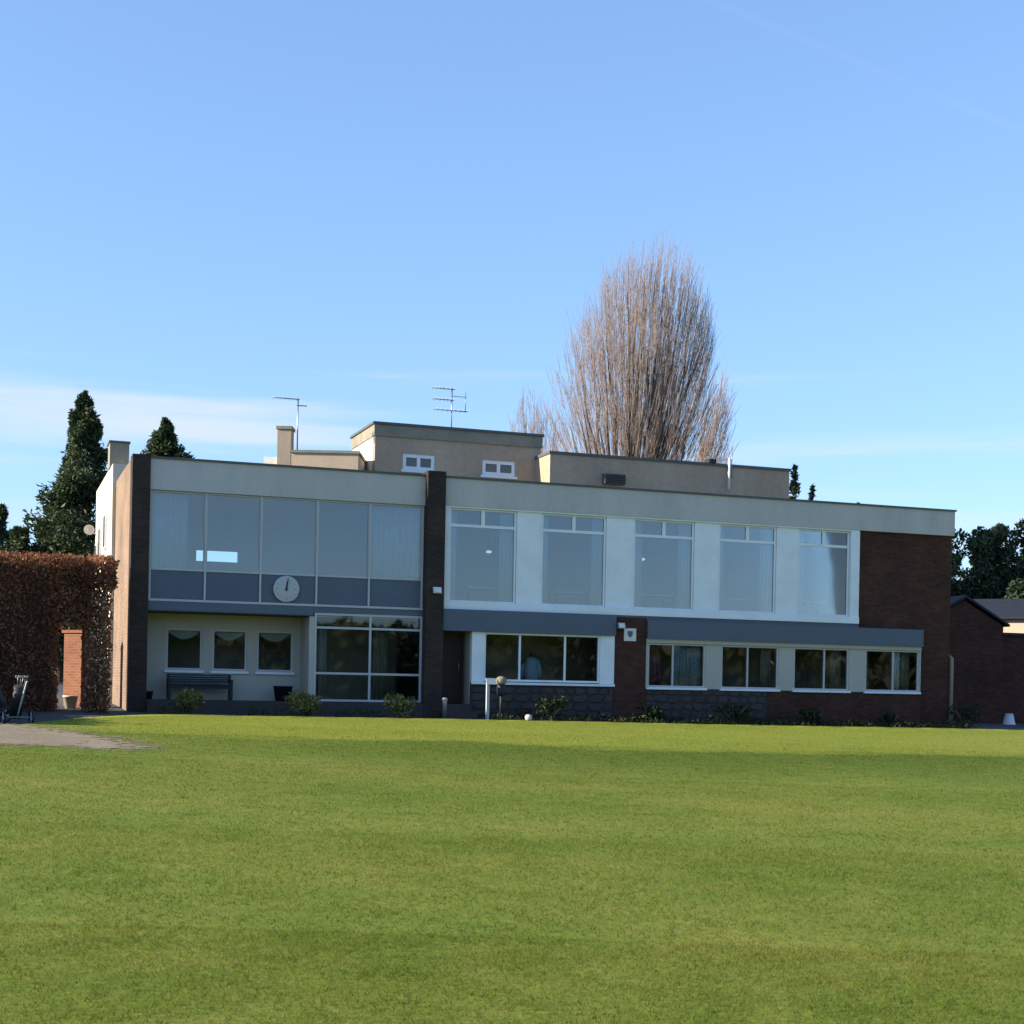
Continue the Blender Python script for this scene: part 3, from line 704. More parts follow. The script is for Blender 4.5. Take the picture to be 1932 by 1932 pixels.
for a, b, c, d in ow:
    w = win(rb, a, b, c, d, 8.03, M['white_paint'], bars=((a + b) / 2,), fw=0.12)
    box('sill', a - 0.06, b + 0.06, 7.93, 8.02, c - 0.08, c - 0.002, M['white_paint'], w)

r2 = empty('rear_building', 'long low grey parapet block rising behind the right half of the clubhouse roof', 'building', **here(0, 0))
box('wall', 13.58, 22.66, 6.6, 9.5, 0, 9.02, M['stone_grey'], r2)
box('coping', 13.54, 22.70, 6.55, 9.55, 9.02, 9.11, M['fascia_cap'], r2)
vt = box('vent_box', 15.48, 16.24, 6.36, 6.598, 8.12, 8.46, M['fascia_cap'], r2)
for k in range(4): box('slat', 15.50, 16.22, 6.335, 6.358, 8.15 + k * 0.075, 8.19 + k * 0.075, M['black'], vt)
tube('flue_pipe', [(20.20, 6.45, 8.2), (20.20, 6.45, 9.30)], 0.05, M['white_plastic'], r2)
tube('flue_cap', [(20.30, 6.47, 8.6), (20.30, 6.47, 9.70)], 0.018, M['metal'], r2)
box('junction_box', 19.45, 19.72, 6.5, 6.9, 9.11, 9.24, M['black'], r2)

r3 = empty('rear_building', 'low tan rendered block with a square chimney behind the upper left glazing', 'building', W(5.13, 8.0), TH - R(20))
box('wall', 0.0, 2.18, 0.0, 2.2, 0.0, 8.66, M['tan_render'], r3)
box('coping', -0.04, 2.22, -0.05, 2.24, 8.66, 8.75, M['stone_coping'], r3)
ch = box('chimney', -0.46, -0.02, 0.0, 0.6, 0.0, 9.42, M['stone_grey'], r3)
box('chimney_cap', -0.50, 0.02, -0.04, 0.64, 9.42, 9.52, M['stone_coping'], ch)
box('wall', -0.9, -0.461, 0.05, 2.0, 0.0, 8.52, M['white_wall'], r3)

r4 = empty('rear_wing', 'sunlit white rendered wing with a dark square chimney behind the left brick end', 'building', **here(0, 0))
box('wall', -0.66, 0.5, 5.25, 12.4, 0.0, 7.55, M['cream_wall'], r4)
cm_ = box('chimney', -0.70, -0.14, 6.0, 6.8, 7.55, 8.28, M['stone_coping'], r4)
box('chimney_cap', -0.73, -0.11, 5.97, 6.83, 8.28, 8.34, M['fascia_cap'], cm_)
for v_, z_ in ((7.2, 5.2), (9.4, 5.0), (11.0, 4.6)):
    w = boxes('window', [(-0.72, -0.662, v_, v_ + 0.7, z_, z_ + 1.1)], M['white_paint'], r4)
    box('pane', -0.735, -0.722, v_ + 0.08, v_ + 0.62, z_ + 0.08, z_ + 1.02, M['black'], w)
dsh = empty('satellite_dish', 'small grey satellite dish on the sunlit white wall by the conifer', 'dish', **here(-0.68, 11.6, 6.0))
lathe('dish', [(0.02, 0.0), (0.10, 0.02), (0.17, 0.06), (0.16, 0.07), (0.09, 0.035), (0.02, 0.015)], M['fascia'], dsh, 18, at=(-0.25, -0.1, 0.15), axis='Y')
tube('arm', [(0.0, 0, 0), (-0.25, -0.08, 0.15)], 0.02, M['metal'], dsh)

def aerial(u, v, z0, z1, label, arms):
    o = empty('tv_aerial', label, 'aerial', **here(u, v, z0))
    H = z1 - z0
    tube('mast', [(0, 0, 0), (0, 0, H)], 0.022, M['metal'], o, 6)
    for za, x0, x1, n, L in arms:
        b = tube('boom', [(x0, 0, za - z0), (x1, 0, za - z0)], 0.018, M['metal'], o, 6)
        for k in range(n):
            x = x0 + (x1 - x0) * (k + .5) / n; tube('element', [(x, -L, za - z0), (x, L, za - z0)], 0.009, M['metal'], b, 5)
    return o
a1 = aerial(11.02, 9.6, 9.86, 11.55, 'tall tv aerial with stacked booms on the tall grey block', [(11.50, -0.72, 0.1, 6, 0.25), (11.12, -0.70, 0.08, 6, 0.3), (10.76, -0.66, 0.58, 8, 0.28)])
tube('rod', [(0.5, 0, 0.88), (0.5, 0, 1.56)], 0.014, M['metal'], a1, 5)
tube('rod', [(0.02, 0, 1.4), (0.5, 0, 1.4)], 0.012, M['metal'], a1, 5)
aerial(5.40, 8.4, 8.7, 10.52, 'slender tv aerial behind the square chimney', [(10.48, -0.85, 0.05, 7, 0.22), (10.28, -0.05, 0.30, 3, 0.12)])

# outbuilding on the right
ob = empty('outbuilding', 'low brown brick outbuilding with dark slate roof beside the right end of the clubhouse', 'building', **here(28.26, 5.2))
def prism(name, pts, y0, y1, mat, parent):
    n = len(pts); V = [(x, y0, z) for x, z in pts] + [(x, y1, z) for x, z in pts]
    return mesh_obj(name, V, [tuple(range(n)), tuple(range(2 * n - 1, n - 1, -1))] + [(i, n + i, n + (i + 1) % n, (i + 1) % n) for i in range(n)], mat, parent)
box('annexe_wall', 2.56, 14.0, 0.3, 4.0, -0.2, 3.42, M['brick'], ob)
box('annexe_roof', 2.56, 14.1, 0.22, 4.1, 3.42, 3.52, M['slate_roof'], ob)
prism('gable_wall', [(-0.9, -0.2), (2.55, -0.2), (2.55, 3.75), (0.85, 4.62), (-0.9, 3.72)], 0.0, 3.4, M['brick'], ob)
prism('gable_roof', [(-1.0, 3.74), (0.85, 4.70), (2.75, 3.72), (2.75, 3.80), (0.85, 4.80), (-1.0, 3.84)], -0.12, 3.4, M['slate_roof'], ob)
pw = empty('far_house', 'far house with a sunlit pale wall under a dark slate roof at the right edge', 'house', W(36.2, 15.2), TH - R(46))
box('wall', -4.0, 8.0, 0.0, 5.0, -0.2, 4.62, M['pink_render'], pw)
mesh_obj('roof', [(-4.3, -0.3, 4.60), (8.3, -0.3, 4.60), (8.3, 2.5, 5.55), (-4.3, 2.5, 5.55), (8.3, 5.3, 4.60), (-4.3, 5.3, 4.60), (-4.3, -0.3, 4.52), (8.3, -0.3, 4.52), (8.3, 5.3, 4.52), (-4.3, 5.3, 4.52)],
         [(0, 1, 2, 3), (3, 2, 4, 5), (6, 9, 8, 7), (0, 6, 7, 1), (1, 7, 8, 4, 2), (4, 8, 9, 5), (5, 9, 6, 0, 3)], M['slate_roof'], pw)

# ------------------------------------------------------------------ furniture and small things
bn = empty('bench', 'dark navy slatted bench under the cream-framed windows', 'bench', **here(1.38, 0.72, 0.70))
for x in (-0.82, 0.82):
    box('leg', x - 0.03, x + 0.03, -0.26, -0.20, 0, 0.42, M['navy'], bn); box('leg', x - 0.03, x + 0.03, 0.18, 0.25, 0, 0.70, M['navy'], bn)
    box('armrest', x - 0.035, x + 0.035, -0.30, 0.18, 0.52, 0.56, M['navy'], bn); box('arm_post', x - 0.03, x + 0.03, -0.26, -0.20, 0.42, 0.52, M['navy'], bn)
for k in range(4): box('seat_slat', -0.86, 0.86, -0.28 + k * 0.115, -0.18 + k * 0.115, 0.40, 0.435, M['navy'], bn)
for k in range(4): box('back_slat', -0.86, 0.86, 0.148, 0.176, 0.47 + k * 0.06, 0.515 + k * 0.06, M['navy'], bn)
box('apron', -0.80, 0.80, -0.24, -0.22, 0.30, 0.40, M['navy'], bn)

def pot(u, v, z, r, h, label, mat=None, name='plant_pot'):
    o = empty(name, label, 'pot', **here(u, v, z))
    lathe('tub', [(r * .78, 0), (r, h * .92), (r * 1.06, h * .92), (r * 1.06, h), (r * .9, h), (r * .88, h * .9)], mat or M['navy'], o, 20)
    return o
p1 = pot(3.62, 0.62, 0.70, 0.26, 0.42, 'dark round planter standing beside the glazed screen')
p2 = pot(-0.02, 0.55, 0.70, 0.16, 0.22, 'small dark pot beside the left brick pier')

def leaf_cloud(n, fn, size, seed, droop=0.0, aspect=0.55):
    """n leaf-shaped quads at points from fn(rng,n)->(pos, outward)"""
    rng = np.random.default_rng(seed)
    P, O = fn(rng, n); n = len(P)
    d = O + rng.normal(0, 0.75, (n, 3)); d[:, 2] -= droop; d /= np.linalg.norm(d, axis=1)[:, None]
    r = rng.normal(0, 1, (n, 3)); s = np.cross(d, r); s /= np.linalg.norm(s, axis=1)[:, None] + 1e-9
    L = size * rng.uniform(0.6, 1.3, n)[:, None]; wd = L * aspect * 0.5
    nrm = np.cross(s, d) * L * 0.12
    V = np.stack([P - d * L * .5, P + s * wd + nrm, P + d * L * .5, P - s * wd + nrm], 1).reshape(-1, 3)
    return V, np.arange(4 * n).reshape(-1, 4)
def blob(c, rad, lumps=6, seed=0):
    rr = np.random.default_rng(seed); cs = [np.zeros(3)] + [rr.uniform(-.55, .55, 3) * rad for _ in range(lumps)]
    rs = [0.75] + list(rr.uniform(0.3, 0.55, lumps))
    def fn(rng, n):
        k = rng.integers(0, len(cs), n); d = rng.normal(0, 1, (n, 3)); d /= np.linalg.norm(d, axis=1)[:, None]
        q = rng.uniform(0.45, 1, n) ** 0.5
        P = np.array(cs)[k] + d * (np.array(rs)[k] * q)[:, None] * np.array(rad)
        P = P[P[:, 2] > -rad[2] * 0.95]; return P + np.array(c), d[:len(P)]
    return fn
def shrub(u, v, rx, h, label, mat, n=700, size=0.09, seed=0):
    X, Y, _ = W(u, v); z = T(X, Y) - 0.08
    o = empty('shrub', label, 'shrub', (X, Y, z), TH, 'shrubs along the foot of the clubhouse')
    st = Tubes(); rr = random.Random(seed)
    for k in range(7):
        a = rr.uniform(0, 6.28); st.add([(0, 0, 0), (0.3 * rx * math.cos(a), 0.3 * rx * math.sin(a), h * .4), (0.7 * rx * math.cos(a), 0.7 * rx * math.sin(a), h * .75)], [0.018, 0.012, 0.006], 5)
    st.build('stems', M['bark'], o)
    V, F = leaf_cloud(n, blob((0, 0, h * 0.52), (rx, rx * .8, h * 0.5), 7, seed), size, seed + 1, 0.1)
    big_mesh('foliage', V, F, mat, o)
    return o
shrub(0.86, -1.5, 0.38, 0.78, 'yellowish variegated shrub in front of the navy bench', M['shrub_y'], 800, 0.10, 1)
shrub(3.85, -1.5, 0.60, 0.74, 'wide yellow-green shrub in front of the dark planter', M['shrub_y'], 1300, 0.10, 2)
shrub(6.35, -1.5, 0.48, 0.76, 'yellow-green shrub before the glazed screen, next to the dark pier', M['shrub_y'], 600, 0.10, 3)
shrub(10.75, -1.4, 0.52, 0.72, 'dark green shrub before the stone plinth under the three-light window', M['shrub'], 600, 0.09, 4)
shrub(13.75, -1.3, 0.52, 0.66, 'dark green shrub at the foot of the brick pier with the sign', M['shrub'], 700, 0.09, 5)
shrub(16.45, -1.3, 0.62, 0.72, 'dark shrub before the stone plinth right of the brick pier', M['shrub'], 700, 0.09, 6)
shrub(19.15, -1.3, 0.58, 0.62, 'low dark shrub before the brick plinth under the third lower window', M['shrub'], 600, 0.09, 7)
shrub(21.7, -1.3, 0.46, 0.52, 'lowest dark shrub before the brick plinth under the last lower window', M['shrub'], 500, 0.09, 8)
shrub(24.75, -0.9, 0.50, 0.75, 'dark shrub at the right corner of the clubhouse', M['shrub'], 600, 0.09, 9)

def cover():
    def fn(rng, n):
        u = rng.uniform(-0.3, 24.6, n); v = rng.uniform(-2.1, -0.45, n); k = 0.5 + 0.5 * np.sin(u * 2.3 + 1.3 * np.sin(u * .9)) * np.sin(v * 3.1 + u * .7)
        keep = ((u < 7.3) & (v < -1.3) & (k > .55)) | ((u > 8.9) & (k > .25)); u, v, k = u[keep], v[keep], k[keep]
        X_, Y_ = ORG[0] + u * cu - v * su, ORG[1] + u * su + v * cu
        z = terr(X_, Y_) - 0.08 + rng.uniform(0, 1, len(u)) * (0.05 + 0.26 * k)
        return np.stack([X_, Y_, z], -1), np.tile([0, 0, .8], (len(u), 1)) + rng.normal(0, .3, (len(u), 3))
    V, F = leaf_cloud(9000, fn, 0.10, 91, 0, 0.4); return stuff(big_mesh('ground_cover', V, F, M['shrub']))
tag(cover(), 'low dark ground cover plants in the bed along the clubhouse foot', 'plants')
X, Y, _ = W(8.80, -1.6); zt = T(X, Y) - 0.08
sp = empty('notice_post', 'white post with a small tilted board before the entrance window', 'post', (X, Y, zt), TH)
box('post', -0.04, 0.04, -0.04, 0.04, 0, 1.02, M['alu'], sp)
V = [(x, y + (z_ - 1.1) * 0.5, z_) for x, y, z_ in bverts((-0.06, 0.22, -0.03, 0.0, 1.00, 1.16))]
mesh_obj('board', V, BF, M['alu'], sp)
X, Y, _ = W(9.2, -1.55); zt = T(X, Y) - 0.08
gl_ = empty('ball_washer', 'dark ball washer with a round grey top beside the white post', 'ball washer', (X, Y, zt), TH)
tube('post', [(0, 0, 0), (0, 0, 0.92)], 0.035, M['black'], gl_)
lathe('body', [(0.10, 0.70), (0.12, 0.74), (0.12, 0.96), (0.08, 1.0)], M['navy'], gl_, 18)
lathe('top', [(0.11, 1.0), (0.14, 1.05), (0.15, 1.12), (0.12, 1.18), (0.05, 1.22)], M['stone_coping'], gl_, 18)
lathe('base', [(0.16, 0.0), (0.16, 0.04), (0.05, 0.06)], M['black'], gl_, 18)
X, Y, _ = W(9.62, -2.62); zt = T(X, Y)
mk = lathe('tee_marker', [(0.04, 0.0), (0.08, 0.02), (0.095, 0.07), (0.095, 0.12), (0.06, 0.16), (0.02, 0.17)], M['fascia'], None, 18)
mk.location = (X, Y, zt - 0.005); tag(mk, 'small white ball-shaped marker on the far edge of the lawn', 'marker')
X, Y, _ = W(7.62, -1.5); zt = T(X, Y) - 0.08
bo = empty('bollard', 'short grey bollard at the foot of the entrance step', 'bollard', (X, Y, zt), TH)
lathe('shaft', [(0.07, 0), (0.06, 0.5), (0.06, 0.52)], M['metal'], bo, 14); lathe('cap', [(0.072, 0.52), (0.072, 0.57), (0.04, 0.6)], M['fascia'], bo, 14)
X, Y, _ = W(30.2, 4.0)
tb = empty('bucket', 'small white upturned tub on the dark tarmac at the right edge', 'tub', (X, Y, T(X, Y) - 0.09))
lathe('body', [(0.24, 0.0), (0.24, 0.03), (0.21, 0.05), (0.15, 0.34), (0.13, 0.36)], M['white_plastic'], tb, 20); lathe('base_rim', [(0.13, 0.36), (0.14, 0.37), (0.14, 0.39), (0.12, 0.40)], M['white_plastic'], tb, 20)

# golf trolley at the left edge
def trolley(X, Y, rz, label):
    o = empty('golf_trolley', label, 'golf trolley', (X, Y, T(X, Y) - 0.09), rz, 'golf trolleys parked by the hedge')
    for s in (-1, 1):
        ring = [(s * 0.30, 0.15 * math.cos(a), 0.15 + 0.15 * math.sin(a)) for a in np.linspace(0, 2 * math.pi, 17)]
        wl = Tubes(); wl.add(ring, [0.025] * 17, 6); wl = wl.build('wheel', M['black'], o)
        for k in range(5):
            a = k * 1.257; tube('spoke', [(s * 0.30, 0, 0.15), (s * 0.30, 0.13 * math.cos(a), 0.15 + 0.13 * math.sin(a))], 0.008, M['white_plastic'], wl, 5)
    tube('axle', [(-0.30, 0, 0.15), (0.30, 0, 0.15)], 0.015, M['metal'], o, 6)
    tube('frame_tube', [(0, 0.02, 0.12), (0.02, -0.25, 0.55), (0.04, -0.5, 0.92), (0.04, -0.62, 0.95)], 0.018, M['white_plastic'], o, 7)
    tube('handle', [(-0.06, -0.62, 0.95), (0.12, -0.62, 0.95)], 0.02, M['black'], o, 7)
    bgm = Tubes(); bgm.add([(0.0, 0.14, 0.16), (0.0, -0.03, 0.52), (0.0, -0.16, 0.80)], [0.13, 0.125, 0.135], 12); bgm.build('golf_bag', M['black'], o)
    for k, (dx, dy) in enumerate(((-.05, 0), (.03, .03), (.06, -.03), (-.02, -.06))):
        cl_ = tube('club_shaft', [(dx, -0.16 + dy, 0.80), (dx * 1.6, -0.26 + dy, 1.02)], 0.008, M['metal'], o, 5)
        box('club_head', dx * 1.6 - 0.05, dx * 1.6 + 0.03, -0.29 + dy, -0.25 + dy, 1.0, 1.05, M['metal'], cl_)
    return o
trolley(-10.62, 31.9, R(35), 'golf trolley with a black bag and white frame nearest the lawn edge')
trolley(-11.25, 32.6, R(-50), 'golf trolley with a black bag cut by the left picture edge')

# ------------------------------------------------------------------ hedge
def hedge_fn(bxs, shell=0.16):
    """points in the shell of a union of boxes (local u,v,z)"""
    areas = []
    for (a, b, c, d, e, f) in bxs:
        lx, ly, lz = b - a, d - c, f - e
        areas.append([lx * lz, lx * lz * 0.5, ly * lz, ly * lz, lx * ly])
    flat = np.array(areas).ravel(); pr = flat / flat.sum()
    def fn(rng, n):
        k = rng.choice(len(flat), n, p=pr); bi, fi = k // 5, k % 5
        B = np.array(bxs)[bi]; t = rng.uniform(0, 1, (n, 3))
        P = B[:, [0, 2, 4]] + t * (B[:, [1, 3, 5]] - B[:, [0, 2, 4]]); O = np.zeros((n, 3))
        dep = rng.exponential(shell * .5, n) - 0.07 * (1 + np.sin(P[:, 0] * 4.3 + 2 * np.sin(P[:, 2] * 3.1)) * np.sin(P[:, 2] * 5.2 + P[:, 0]))
        for f, ax, sgn, src in ((0, 1, -1, 2), (1, 1, 1, 3), (2, 0, -1, 0), (3, 0, 1, 1), (4, 2, 1, 5)):
            s = fi == f; P[s, ax] = B[s, src] - sgn * dep[s]; O[s, ax] = sgn
        return P, O
    return fn
HB = [(-14.0, -2.46, -1.1, 0.45, 0.2, 4.24), (-2.46, -1.72, -1.1, 0.45, 2.5, 4.24), (-1.72, -1.06, -1.1, 0.25, 3.55, 4.24)]
hg = empty('beech_hedge', 'tall clipped brown beech hedge with an arched gap left of the clubhouse', 'hedge', **here(0, 0))
boxes('core', [(-13.9, -2.52, -0.9, 0.25, 0.2, 4.05), (-2.40, -1.70, -0.9, 0.25, 2.65, 4.05)], M['beech_core'], hg)
V, F = leaf_cloud(60000, hedge_fn(HB), 0.085, 11, 0.25, 0.62); big_mesh('foliage', V, F, M['beech'], hg)
def fill(b):
    def fn(rng, n):
        P = rng.uniform([b[0], b[2], b[4]], [b[1], b[3], b[5]], (n, 3)); return P, rng.normal(0, 1, (n, 3))
    return fn
V, F = leaf_cloud(4300, fill((-1.74, -1.06, -1.1, 0.25, 0.25, 4.2)), 0.10, 13, 0.2, 0.7); big_mesh('end_foliage', V, F, M['beech'], hg)
V, F = leaf_cloud(620, fill((-1.70, -1.10, -1.1, -0.6, 0.3, 3.8)), 0.085, 17, 0.2, 0.8); big_mesh('painted_dapple_leaves', V, F, M['dapple_leaf'], hg)  # cream leaves stand in for sunlit dapples on the shaded hedge end
st = Tubes(); rr = random.Random(3)
for k in range(26):
    u, v = rr.uniform(-1.65, -1.15), rr.uniform(-0.9, 0.2)
    st.add([(u, v, 0.2), (u + rr.uniform(-.1, .1), v, 1.8), (u + rr.uniform(-.25, .25), v + rr.uniform(-.2, .2), 4.0)], [0.03, 0.02, 0.008], 5)
st.build('stems', M['bark'], hg)
h2 = empty('beech_hedge', 'added lower brown hedge, unseen beyond the left edge of the picture, shading the tarmac', 'hedge', **here(0, 0))  # out of view, added to cast shade over the tarmac strip
box('core', -7.3, -6.6, -7.2, -1.4, 0.2, 2.0, M['beech_core'], h2)
V, F = leaf_cloud(9000, hedge_fn([(-7.4, -6.5, -7.3, -1.3, 0.2, 2.1)]), 0.12, 12, 0.25, 0.62); big_mesh('foliage', V, F, M['beech'], h2)
# sunlit garden pier seen through the gap
X, Y, _ = W(-1.98, 2.2)
gp = empty('brick_pier', 'sunlit orange brick garden pier seen through the gap in the hedge', 'pier', (X, Y, 0.3), R(-28))
box('shaft', -0.14, 0.50, 0.0, 0.5, 0.0, 2.15, M['orange_brick'], gp); box('cap', -0.19, 0.55, -0.05, 0.55, 2.15, 2.23, M['orange_brick'], gp)
X, Y, _ = W(-1.95, 0.9)
tag(lathe('flower_tub', [(0.13, 0), (0.19, 0.30), (0.2, 0.30), (0.2, 0.34), (0.17, 0.34)], M['cream_wall'], None, 16), 'pale stone tub at the foot of the orange brick pier', 'pot')
bpy.data.objects['flower_tub'].location = (X, Y, T(X, Y) - 0.09)

# ------------------------------------------------------------------ trees
def conifer(X, Y, H, rad, label, mat='conifer', n=7000, seed=0, zlow=1.0, size=0.42, shape=0.8, name='conifer_tree', group='conifers'):
    z = T(X, Y) - 0.16
    o = empty(name, label, 'tree', (X, Y, z), 0, group)
    t = Tubes(); t.add([(0, 0, 0), (0.03, 0, H * .5), (0, 0, H * .97)], [0.05 + rad * .09, 0.03 + rad * .05, 0.015], 7); t.build('trunk', M['bark'], o)
    rr = np.random.default_rng(seed + 50); nb = 90
    ba = rr.uniform(0, 2 * np.pi, nb); bz = rr.uniform(0, 1, nb) ** 0.8; bl = rr.uniform(0.72, 1.12, nb)
    def fn(rng, n):
        k = rng.integers(0, nb, n); h = bz[k]
        Rm = rad * (1 - h) ** shape * bl[k] + 0.05
        q = rng.uniform(0.15, 1, n) ** 0.6; sp = 0.35 * (1 - 0.5 * q)
        a = ba[k] + rng.normal(0, sp, n)
        zz = zlow + (H - zlow) * h + Rm * (0.18 * q - 0.02) + rng.normal(0, 0.12 + 0.05 * rad, n) * (1 - h * .7)
        P = np.stack([np.cos(a) * Rm * q, np.sin(a) * Rm * q, np.minimum(zz, H * 1.0)], -1)
        # leader spike and body fill
        m = rng.uniform(0, 1, n) < 0.22; h2 = rng.uniform(0, 1, n); r2 = rad * 0.72 * (1 - h2) ** shape * rng.uniform(0, 1, n) ** .5; a2 = rng.uniform(0, 6.283, n)
        P[m] = np.stack([np.cos(a2) * r2, np.sin(a2) * r2, zlow + (H - zlow) * h2], -1)[m]
        O = np.stack([np.cos(a), np.sin(a), np.full(n, 0.35)], -1); return P, O
    V, F = leaf_cloud(n, fn, size, seed, 0.0, 0.32); big_mesh('crown', V, F, M[mat], o)
    return o
conifer(-18.05, 62, 12.25, 4.3, 'tall dark conifer rising above the beech hedge', n=42000, seed=1, shape=0.95, size=0.27)
conifer(-19.1, 63, 9.6, 2.6, 'middle dark conifer against the left side of the tall conifer', n=14000, seed=8, shape=0.8, size=0.28)
conifer(-20.3, 61, 6.4, 1.7, 'low dark bushy conifer left of the tall conifer', n=11000, seed=2, shape=0.55, size=0.30)
conifer(-17.75, 75, 13.5, 2.3, 'small dark conifer top above the left end of the fascia', n=9000, seed=3, shape=0.95, size=0.32, zlow=9.3)
conifer(-27.7, 80, 9.4, 1.5, 'dark conifer tip at the far left edge of the picture', n=4000, seed=4, shape=0.7)
conifer(16.9, 90, 14.5, 1.3, 'slim conifer tip just right of the long grey parapet block', 'far_conifer', n=2200, seed=5, shape=0.8, size=0.45)
conifer(18.2, 91, 13.6, 0.9, 'thin conifer tip, second to the right of the long parapet block', 'far_conifer', n=1200, seed=6, shape=0.8, size=0.42)
conifer(21.2, 92, 12.7, 0.8, 'faint conifer tip over the right part of the fascia', 'far_conifer', n=900, seed=7, shape=0.8, size=0.42)

def evergreen(X, Y, H, rad, label, seed):
    z = T(X, Y) - 0.16
    o = empty('evergreen_tree', label, 'tree', (X, Y, z), 0, 'dark evergreens on the right')
    t = Tubes(); t.add([(0, 0, 0), (0.1, 0, H * .4), (0, 0.1, H * .8)], [0.28, 0.2, 0.06], 8)
    rr = random.Random(seed)
    for k in range(9):
        a = rr.uniform(0, 6.28); h = rr.uniform(.3, .7) * H; t.add([(0, 0, h), (rad * .6 * math.cos(a), rad * .6 * math.sin(a), h + H * .15)], [0.08, 0.02], 5)
    t.build('trunk', M['bark'], o)
    r2 = np.random.default_rng(seed); nl = 46
    h = r2.uniform(0.08, 0.95, nl); a = r2.uniform(0, 6.28, nl); prof = np.sqrt(np.clip(1 - ((h - 0.35) / 0.68) ** 2, 0.02, 1))
    cs = np.stack([np.cos(a) * rad * prof * .72, np.sin(a) * rad * prof * .72, h * H], -1); rs = r2.uniform(0.5, 0.95, nl) * (0.5 + .5 * prof)
    def fn(rng, n):
        k = rng.integers(0, nl, n); d = rng.normal(0, 1, (n, 3)); d /= np.linalg.norm(d, axis=1)[:, None]
        P = cs[k] + d * (rs[k] * rng.uniform(.3, 1.05, n) ** .5)[:, None] * np.array([1, 1, 1.15]); return P, d
    V, F = leaf_cloud(17000, fn, 0.27, seed + 1, 0, 0.5); big_mesh('crown', V, F, M['evergreen'], o)
    return o
evergreen(22.6, 74, 9.2, 2.0, 'dark evergreen tree just right of the clubhouse fascia', 21)
evergreen(25.0, 75, 9.9, 2.2, 'taller dark evergreen tree at the right picture edge above the outbuilding', 22)
evergreen(28.4, 77, 10.6, 2.5, 'dark evergreen tree standing just beyond the right edge', 23)
evergreen(24.2, 68, 6.6, 2.3, 'lower dark evergreen tree behind the outbuilding roof', 24)

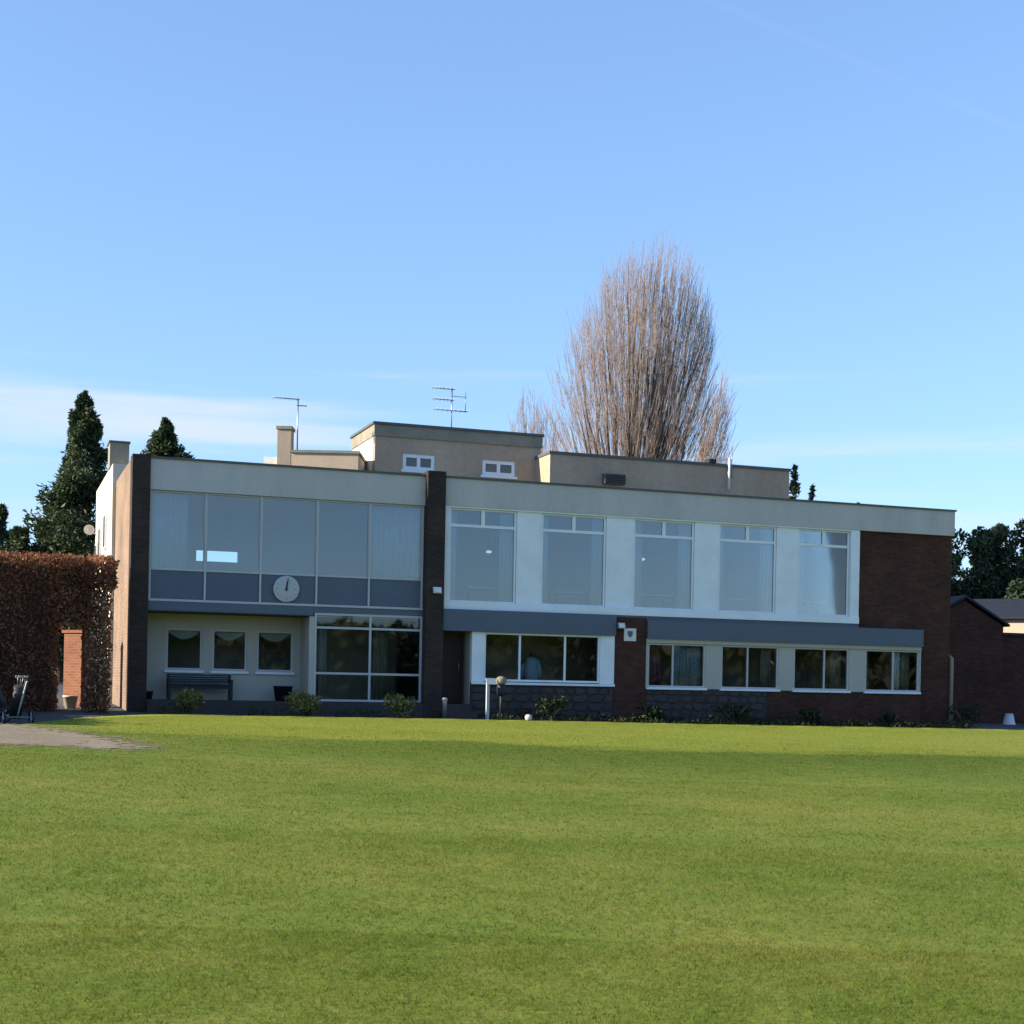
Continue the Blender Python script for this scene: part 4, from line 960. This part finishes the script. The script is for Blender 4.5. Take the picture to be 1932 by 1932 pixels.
def env_top(q): return float(np.interp(q, [0, .3, .5, .7, .85, 1.0], [21.3, 20.9, 20.0, 18.5, 16.6, 12.6]))
def broom_tree(X, Y, label, seed, half, fork, nlimb, nspray, lean, zscale=1.0, rt=0.5, skew=0.0):
    # a fan of streamlines from the fork to a rounded envelope: limbs follow them all the way, sprays of twigs their upper parts
    z0 = T(X, Y) - 0.16; rr = random.Random(seed)
    o = empty('bare_tree', label, 'tree', (X, Y, z0), 0, 'bare winter trees')
    tk, cr = Tubes(), Tubes()
    tk.add([(0, 0, 0), (0.06, 0, fork * .5), (0, 0, fork)], [rt * 1.3, rt, rt * .85], 10)
    def path(q, a):
        zt = env_top(q) * zscale * rr.uniform(.93, 1.0)
        e = np.array([half * q * math.cos(a) + lean * max(0, zt / zscale - 13) / 8 + skew, half * q * math.sin(a) * .85, zt])
        p0 = np.array([rr.uniform(-.2, .2), rr.uniform(-.2, .2), fork * rr.uniform(.7, 1.0)])
        m = np.array([p0[0] + (e[0] - p0[0]) * .66, p0[1] + (e[1] - p0[1]) * .66, p0[2] + (e[2] - p0[2]) * .42])
        return lambda t: (1 - t) ** 2 * p0 + 2 * t * (1 - t) * m + t * t * e
    LQ = []
    for k in range(nlimb):
        lq, la = math.sqrt((k + .5) / nlimb) * .97, k * 2.39996 + rr.gauss(0, .2); LQ.append((lq, la))
        f = path(lq, la); r0 = rr.uniform(.09, .24) * min(1, rt * 2.2); n = 10; e = rr.uniform(.72, .98)
        P = [f(t * e) for t in np.linspace(0, 1, n)]; P = [p + (np.array([rr.gauss(0, .07), rr.gauss(0, .07), 0]) if 0 < i < n - 1 else 0) for i, p in enumerate(P)]
        tk.add(P, [max(.012, r0 * (1 - .95 * i / (n - 1))) for i in range(n)], 6)
    for k in range(nspray):
        lq, la = rr.choice(LQ); loose = rr.random() < .3
        f = path(*((math.sqrt(rr.random()), rr.uniform(0, 6.283)) if loose else (min(1, abs(lq + rr.gauss(0, .075))), la + rr.gauss(0, .10) / (lq + .15)))); t0 = 0.33 + 0.59 * rr.random() ** .75; t1 = min(1.0, t0 + rr.uniform(.08, .20))
        off = np.array([rr.gauss(0, .12), rr.gauss(0, .12), 0]); p = f(t0) + off * .3; m = f((t0 + t1) / 2) + off * .8; q = f(t1) + off
        cr.twig(p, m, .0115); cr.twig(m, q, .0085)
        d = q - p; L = np.linalg.norm(d); d /= L + 1e-9
        for w in range(3):
            b = p + (q - p) * rr.uniform(.2, 1); a = rr.uniform(0, 6.283)
            v = d * .85 + np.array([math.cos(a) * .36, math.sin(a) * .36, .25]); v /= np.linalg.norm(v)
            cr.twig(b, b + v * rr.uniform(.3, .9), .0065)
    tk.build('trunk', M['bark'], o); cr.build('crown', M['twig'], o); return o
broom_tree(5.0, 68, 'big bare poplar-like winter tree rising behind the clubhouse', 31, 4.15, 7.6, 38, 2900, 1.35, 1.02)
broom_tree(7.5, 74, 'smaller bare tree leaning right beside the big bare tree', 32, 1.0, 7.0, 12, 620, 0.4, 0.79, 0.22, 2.3)
broom_tree(0.9, 80, 'faint bare treetop left of the big bare tree', 33, 2.0, 7.5, 12, 620, 0.0, 0.80, 0.2, -0.1)
broom_tree(10.4, 84, 'low bare treetop to the right of the leaning bare tree', 34, 1.4, 6.0, 9, 260, 0.0, 0.62, 0.2, -0.1)

# the wood across the course, behind the photographer: it stands in the window reflections
def wood():
    rng = np.random.default_rng(77); Ps, Os = [], []
    for k in range(150):
        a = R(-95 + 105 * (k / 149)) + rng.normal(0, .01); d = rng.uniform(112, 126)
        c = np.array([math.cos(a) * d, 35 + math.sin(a) * d, 0]); h = rng.uniform(6.5, 9.0); r = rng.uniform(2.6, 4.2); n = 130
        dd = rng.normal(0, 1, (n, 3)); dd /= np.linalg.norm(dd, axis=1)[:, None]
        P = c + np.stack([dd[:, 0] * r, dd[:, 1] * r, h * .5 + dd[:, 2] * h * .5], -1); P[:, 2] -= 0.5
        Ps.append(P); Os.append(dd)
    P, O = np.concatenate(Ps), np.concatenate(Os)
    V, F = leaf_cloud(len(P), lambda g, n: (P, O), 1.9, 5, 0, 0.8)
    return stuff(big_mesh('woodland', V, F, M['wood']))
tag(wood(), 'dark belt of trees across the course behind the viewer', 'trees')

sc.render.engine = 'CYCLES'
sc.cycles.max_bounces = 7; sc.cycles.diffuse_bounces = 3; sc.cycles.glossy_bounces = 3; sc.cycles.transparent_max_bounces = 12
sc.cycles.caustics_reflective = False; sc.cycles.caustics_refractive = False
